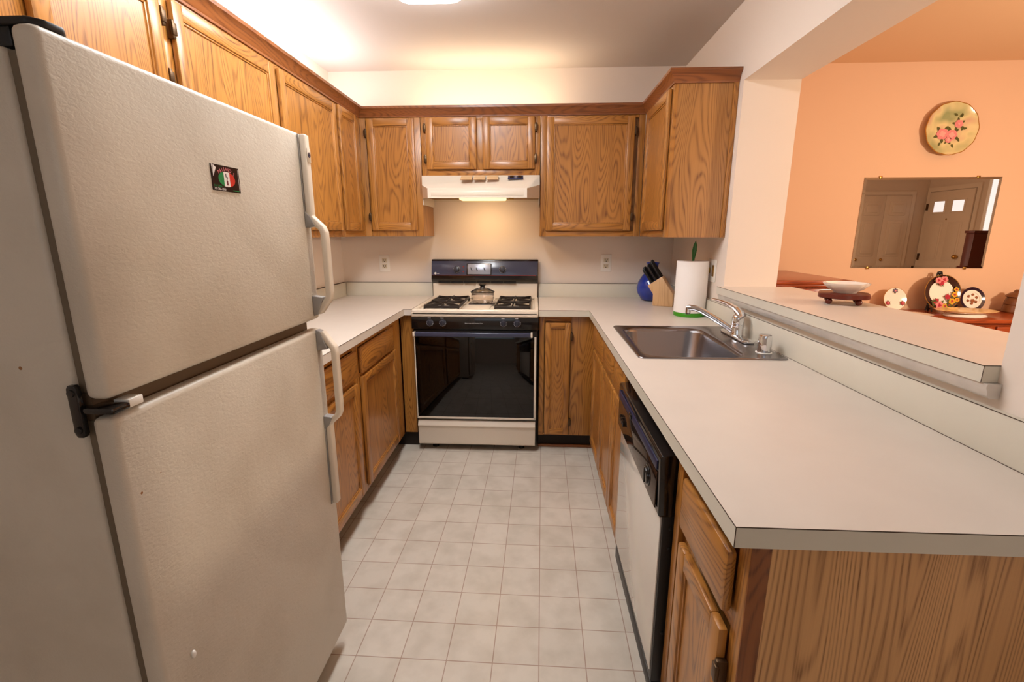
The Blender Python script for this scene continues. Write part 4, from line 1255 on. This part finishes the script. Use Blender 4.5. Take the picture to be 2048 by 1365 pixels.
# small white plate with three sprays
m = plate_bm(0.077, 0.012, 0.66, 0, 0, 1)
for a, mi in ((PI / 2, 2), (PI * 7 / 6, 3), (-PI / 6, 3)):
    x, y = 0.056 * math.cos(a), 0.056 * math.sin(a)
    for k in range(6): leafp(m, x, y, 0.020, 0.010, a + k * PI / 3, 4, 0.0122)
    flower(m, x, y, 0.014, mi, 0.0128, 5, 1); flower(m, x, y, 0.006, 5, 0.0138, 4, 2)
place(m, (3.850, -0.080, 0.9225), 0.22)
o = m.build('small_plate', [M['porc'], M['gold'], mat('violet_paint', rgb(104, 84, 112), 0.3), M['rosed'], M['olive'], M['rose']])
tag(o, 'small white plate with three flower sprays, leftmost on the buffet', 'plate')

# large dark rimmed plate on a black easel
m = plate_bm(0.118, 0.016, 0.76, 2, 0, 1, 0, 0.88)
for i, (x, y, r, mi) in enumerate(((-0.030, 0.080, 0.022, 3), (0.006, 0.086, 0.024, 3), (-0.012, 0.062, 0.018, 4), (0.030, -0.030, 0.018, 4), (-0.020, -0.086, 0.028, 3), (0.014, -0.092, 0.018, 5),
                                   (0.058, -0.060, 0.022, 5), (0.075, -0.015, 0.020, 5), (0.085, 0.020, 0.016, 5), (-0.052, -0.070, 0.020, 6), (-0.040, -0.055, 0.014, 4), (0.090, -0.050, 0.016, 5), (0.04, -0.085, 0.016, 6))):
    for k in range(4): leafp(m, x, y, r * 1.5, r * 0.6, i + k * 1.6, 6, 0.0166)
    flower(m, x, y, r, mi, 0.0172, 5, i); flower(m, x, y, r * 0.45, 4, 0.0182, 3, i)
place(m, (4.128, -0.105, 0.972), 0.20)
o = m.build('floral_plate', [M['porc'], M['gold'], M['maroon'], M['rose'], M['rosed'], M['yellow'], M['olive']])
tag(o, 'large dark rimmed floral plate standing in a black easel on the buffet', 'plate')
t = thing('plate_easel', 'black plate easel holding the large floral plate', 'easel', (4.128, -0.08, BZ))
for sx in (-1, 1):
    m = MB()
    m.tube([(4.128 + sx * 0.085, -0.165, BZ + 0.005), (4.128 + sx * 0.080, -0.150, BZ + 0.028), (4.128 + sx * 0.074, -0.120, BZ + 0.016), (4.128 + sx * 0.066, -0.092, BZ + 0.02)], 0.0045, 8)
    m.tube([(4.128 + sx * 0.074, -0.120, BZ + 0.005), (4.128 + sx * 0.094, -0.140, BZ + 0.050)], 0.005, 8)
    m.build('easel_arm', M['blackm'], t)
m = MB()
for sx in (-1, 1): m.tube([(4.128 + sx * 0.066, -0.090, BZ + 0.004), (4.128 + sx * 0.012, -0.064, BZ + 0.262)], 0.0045, 8)
m.tube([(4.128, -0.068, BZ + 0.245), (4.128, -0.022, BZ + 0.004)], 0.004, 8)
m.ball((4.128, -0.066, BZ + 0.255), 0.016, (1, 0.5, 0.8))
m.build('easel_back', M['blackm'], t)

# navy rimmed plate
m = plate_bm(0.080, 0.012, 0.80, 0, 1, 3, 0, 0.9)
for i in range(6):
    a = i * PI / 3
    leafp(m, 0.028 * math.cos(a), 0.028 * math.sin(a), 0.018, 0.009, a + 1.2, 4, 0.0068); flower(m, 0.030 * math.cos(a + 0.4), 0.030 * math.sin(a + 0.4), 0.009, 2, 0.0074, 4, i)
m.lathe([(0.048, 0.0068), (0.062, 0.0068)], seg=48, mi=1, cap=False)
flower(m, 0.002, -0.012, 0.014, 2, 0.0076, 5, 1)
place(m, (4.358, -0.075, 0.925), 0.25)
o = m.build('small_plate', [M['navy'], M['porc'], mat('brown_flower_paint', rgb(150, 92, 60), 0.3), M['navy'], M['olive']])
tag(o, 'small navy rimmed plate leaning on the wall at the right of the floral plate', 'plate')

# cream platter lying on a small stand
m = MB()
EL = Matrix.Translation((4.155, -0.285, 0)) @ Matrix.Diagonal((1.0, 0.62, 1, 1))
m.lathe([(0, 0.862), (0.10, 0.862), (0.165, 0.876), (0.178, 0.882), (0.172, 0.8835), (0.10, 0.868), (0, 0.867)], seg=72, mtx=EL, mod=lambda t_, r: 1 + 0.012 * math.cos(14 * t_) * (r > 0.12))
m.lathe([(0.115, 0.8455), (0.125, 0.8455), (0.11, 0.8615), (0.10, 0.8615)], seg=60, mtx=EL, mi=1, cap=False)
o = m.build('serving_platter', [M['platter'], M['porc']]); tag(o, 'cream oval serving platter lying on the buffet in front of the floral plate', 'platter')
m = MB(); m.lathe([(0, 0.8455), (0.085, 0.8455), (0.087, 0.847), (0, 0.8475)], (3.905, -0.225, 0), 48, mod=lambda t_, r: 1 + 0.05 * math.cos(18 * t_) * (r > 0.05))
o = m.build('doily', mat('lace_doily', rgb(232, 214, 196), 0.9, var=0.35, vscale=120)); tag(o, 'white lace doily lying flat on the buffet near the small white plate', 'doily')

# stoneware jar
jx, jy = 4.600, -0.13
t = thing('lidded_jar', 'brown stoneware jar with lid at the right end of the visible buffet', 'jar', (jx, jy, BZ))
m = MB(); m.lathe([(0, 0.8455), (0.062, 0.8455), (0.066, 0.852), (0.060, 0.892), (0.058, 0.896), (0.061, 0.900), (0.054, 0.938), (0.048, 0.946), (0, 0.946)], (jx, jy, 0), 36); m.build('jar_body', M['jar'], t)
m = MB(); m.lathe([(0.056, 0.947), (0.062, 0.950), (0.060, 0.957), (0.040, 0.974), (0.026, 0.980), (0.022, 0.990), (0.016, 0.997), (0, 0.999)], (jx, jy, 0), 36); m.build('jar_lid', M['jar'], t)

# wall mirror
t = thing('wall_mirror', 'frameless rectangular mirror on the dining wall', 'mirror', (4.015, -0.005, 1.12))
mx0, mx1, mz0, mz1 = 3.580, 4.450, 1.128, 1.722
MR = Matrix.Translation((4.015, 0, 1.425)) @ Matrix.Rotation(-0.010, 4, 'Y').inverted() @ Matrix.Translation((-4.015, 0, -1.425))
m = MB()
b2 = bmesh.new()
o4 = [b2.verts.new(p) for p in ((mx0, -0.0045, mz0), (mx1, -0.0045, mz0), (mx1, -0.0045, mz1), (mx0, -0.0045, mz1))]
w = 0.016
i4 = [b2.verts.new(p) for p in ((mx0 + w, -0.0055, mz0 + w), (mx1 - w, -0.0055, mz0 + w), (mx1 - w, -0.0055, mz1 - w), (mx0 + w, -0.0055, mz1 - w))]
k4 = [b2.verts.new(p) for p in ((mx0, -0.001, mz0), (mx1, -0.001, mz0), (mx1, -0.001, mz1), (mx0, -0.001, mz1))]
b2.faces.new(i4)
for i in range(4):
    b2.faces.new((o4[i], o4[(i + 1) % 4], i4[(i + 1) % 4], i4[i])); b2.faces.new((k4[i], k4[(i + 1) % 4], o4[(i + 1) % 4], o4[i]))
bmesh.ops.recalc_face_normals(b2, faces=b2.faces)
m._merge(b2, 0)
m.build('mirror_glass', M['mirror'], t, 0)
for x, z in ((3.68, mz1), (4.30, mz1), (3.69, mz0), (4.33, mz0)):
    m = MB(); m.box(x - 0.009, x + 0.009, -0.010, -0.001, z - 0.008, z + 0.008, 0.002); m.build('mirror_clip', M['brass'], t)

# what the mirror looks at: closet doors, entry door, window and a dark cabinet
def panel_door(name, par_label, F_box, w, h, panels, mt, parent=None):
    m = MB(); F_box(m, 0, w, 0, h, 0, 0.03)
    for (u0, u1, v0, v1) in panels:
        F_box(m, u0, u1, v0, v1, 0.0302, 0.034); F_box(m, u0 + 0.02, u1 - 0.02, v0 + 0.02, v1 - 0.02, 0.034, 0.040)
    return m


t = struct(thing('door_1', 'white bi-fold closet doors reflected in the mirror', 'door', (6.7, YS, 0)))
CTOP = 1.93
for i in range(4):
    x0 = 7.20 - 0.385 * (i + 1)
    m = MB(); m.box(x0 + 0.002, x0 + 0.383, YS + 0.002, YS + 0.03, 0.02, CTOP, 0.002)
    for v0, v1 in ((0.12, 0.85), (1.0, 1.55), (1.63, 1.83)):
        for r_off in (0.06,):
            for a, b_ in ((x0 + 0.07, x0 + 0.315),):
                m.box(a, b_, YS + 0.029, YS + 0.040, v0, v1, 0.006); m.box(a + 0.04, b_ - 0.04, YS + 0.039, YS + 0.052, v0 + 0.04, v1 - 0.04, 0.008)
    o = m.build('closet_panel', M['doorp'], t)
for x in (6.86, 6.47):
    m = MB(); m.ball((x, YS + 0.06, 0.95), 0.022); m.build('door_knob', M['brass'], t)
B('door_casing', M['doorp'], t, (7.205, 7.26, YS, YS + 0.02, 0, CTOP + 0.0045), (5.58, 7.26, YS, YS + 0.02, CTOP + 0.005, CTOP + 0.06), (5.58, 5.635, YS, YS + 0.02, 0, CTOP + 0.0045))

t = struct(thing('door_2', 'white panelled entry door with two small panes reflected in the mirror', 'door', (XE, -4.0, 0)))
dy0, dy1, dz = -4.47, -3.70, 1.965
m = MB(); m.box(XE - 0.035, XE - 0.001, dy0, dy1, 0.01, dz, 0.002)
for y0, y1 in ((dy0 + 0.10, dy0 + 0.34), (dy0 + 0.43, dy0 + 0.67)):
    m.box(XE - 0.040, XE - 0.034, y0, y1, 0.95, 1.52, 0.003); m.box(XE - 0.046, XE - 0.039, y0 + 0.03, y1 - 0.03, 0.98, 1.49, 0.003)
    m.box(XE - 0.040, XE - 0.034, y0, y1, 0.2, 0.85, 0.003)
    m.box(XE - 0.042, XE - 0.034, y0, y1, 1.645, 1.845, 0.003)
ed = m.build('door_leaf', M['doorp'], t)
for y0, y1 in ((dy0 + 0.10, dy0 + 0.34), (dy0 + 0.43, dy0 + 0.67)):
    B('door_pane', M['lite'], t, (XE - 0.044, XE - 0.041, y0 + 0.03, y1 - 0.03, 1.67, 1.82))
m = MB(); m.ball((XE - 0.08, dy1 - 0.07, 1.03), 0.032); m.cyl((XE - 0.035, dy1 - 0.07, 1.03), 0.012, 0.04, '-X'); m.build('door_knob', M['brass'], t)
m = MB(); m.cyl((XE - 0.035, (dy0 + dy1) / 2, 1.56), 0.012, 0.006, '-X'); m.build('peephole', M['brass'], t)
for z in (0.25, 1.0, 1.75):
    m = MB(); m.box(XE - 0.05, XE - 0.03, dy0 - 0.02, dy0 + 0.012, z - 0.05, z + 0.05, 0.003); m.build('hinge', M['bronze'], t)
B('door_casing', M['doorp'], t, (XE - 0.02, XE - 0.001, dy0 - 0.065, dy0 - 0.012, 0, dz + 0.07), (XE - 0.02, XE - 0.001, dy1 + 0.012, dy1 + 0.07, 0, dz + 0.07), (XE - 0.02, XE - 0.001, dy0 - 0.012, dy1 + 0.012, dz + 0.01, dz + 0.07))
t = struct(thing('window_1', 'tall narrow bright window beside the entry door, reflected in the mirror', 'window', (XE, -3.35, 0)))
B('window_pane', M['lite'], t, (XE - 0.012, XE - 0.008, -3.485, -3.40, 0.9, 2.16))
B('window_frame', M['white'], t, (XE - 0.02, XE - 0.001, -3.53, -3.485, 0.87, 2.19), (XE - 0.02, XE - 0.001, -3.40, -3.355, 0.87, 2.19), (XE - 0.02, XE - 0.001, -3.485, -3.40, 2.16, 2.19), (XE - 0.02, XE - 0.001, -3.485, -3.40, 0.87, 0.9))
t = thing('display_cabinet', 'dark reddish wood cabinet reflected in the corner of the mirror', 'cabinet', (6.28, -2.05, 0))
B('carcass', M['caddark'], t, (6.06, 6.50, -2.10, -2.0, 0.02, 1.36, 0.004))
B('top', M['caddark'], t, (6.05, 6.51, -2.11, -1.99, 1.36, 1.388, 0.004))
B('plinth', M['caddark'], t, (6.07, 6.49, -2.09, -2.01, 0.0, 0.02))
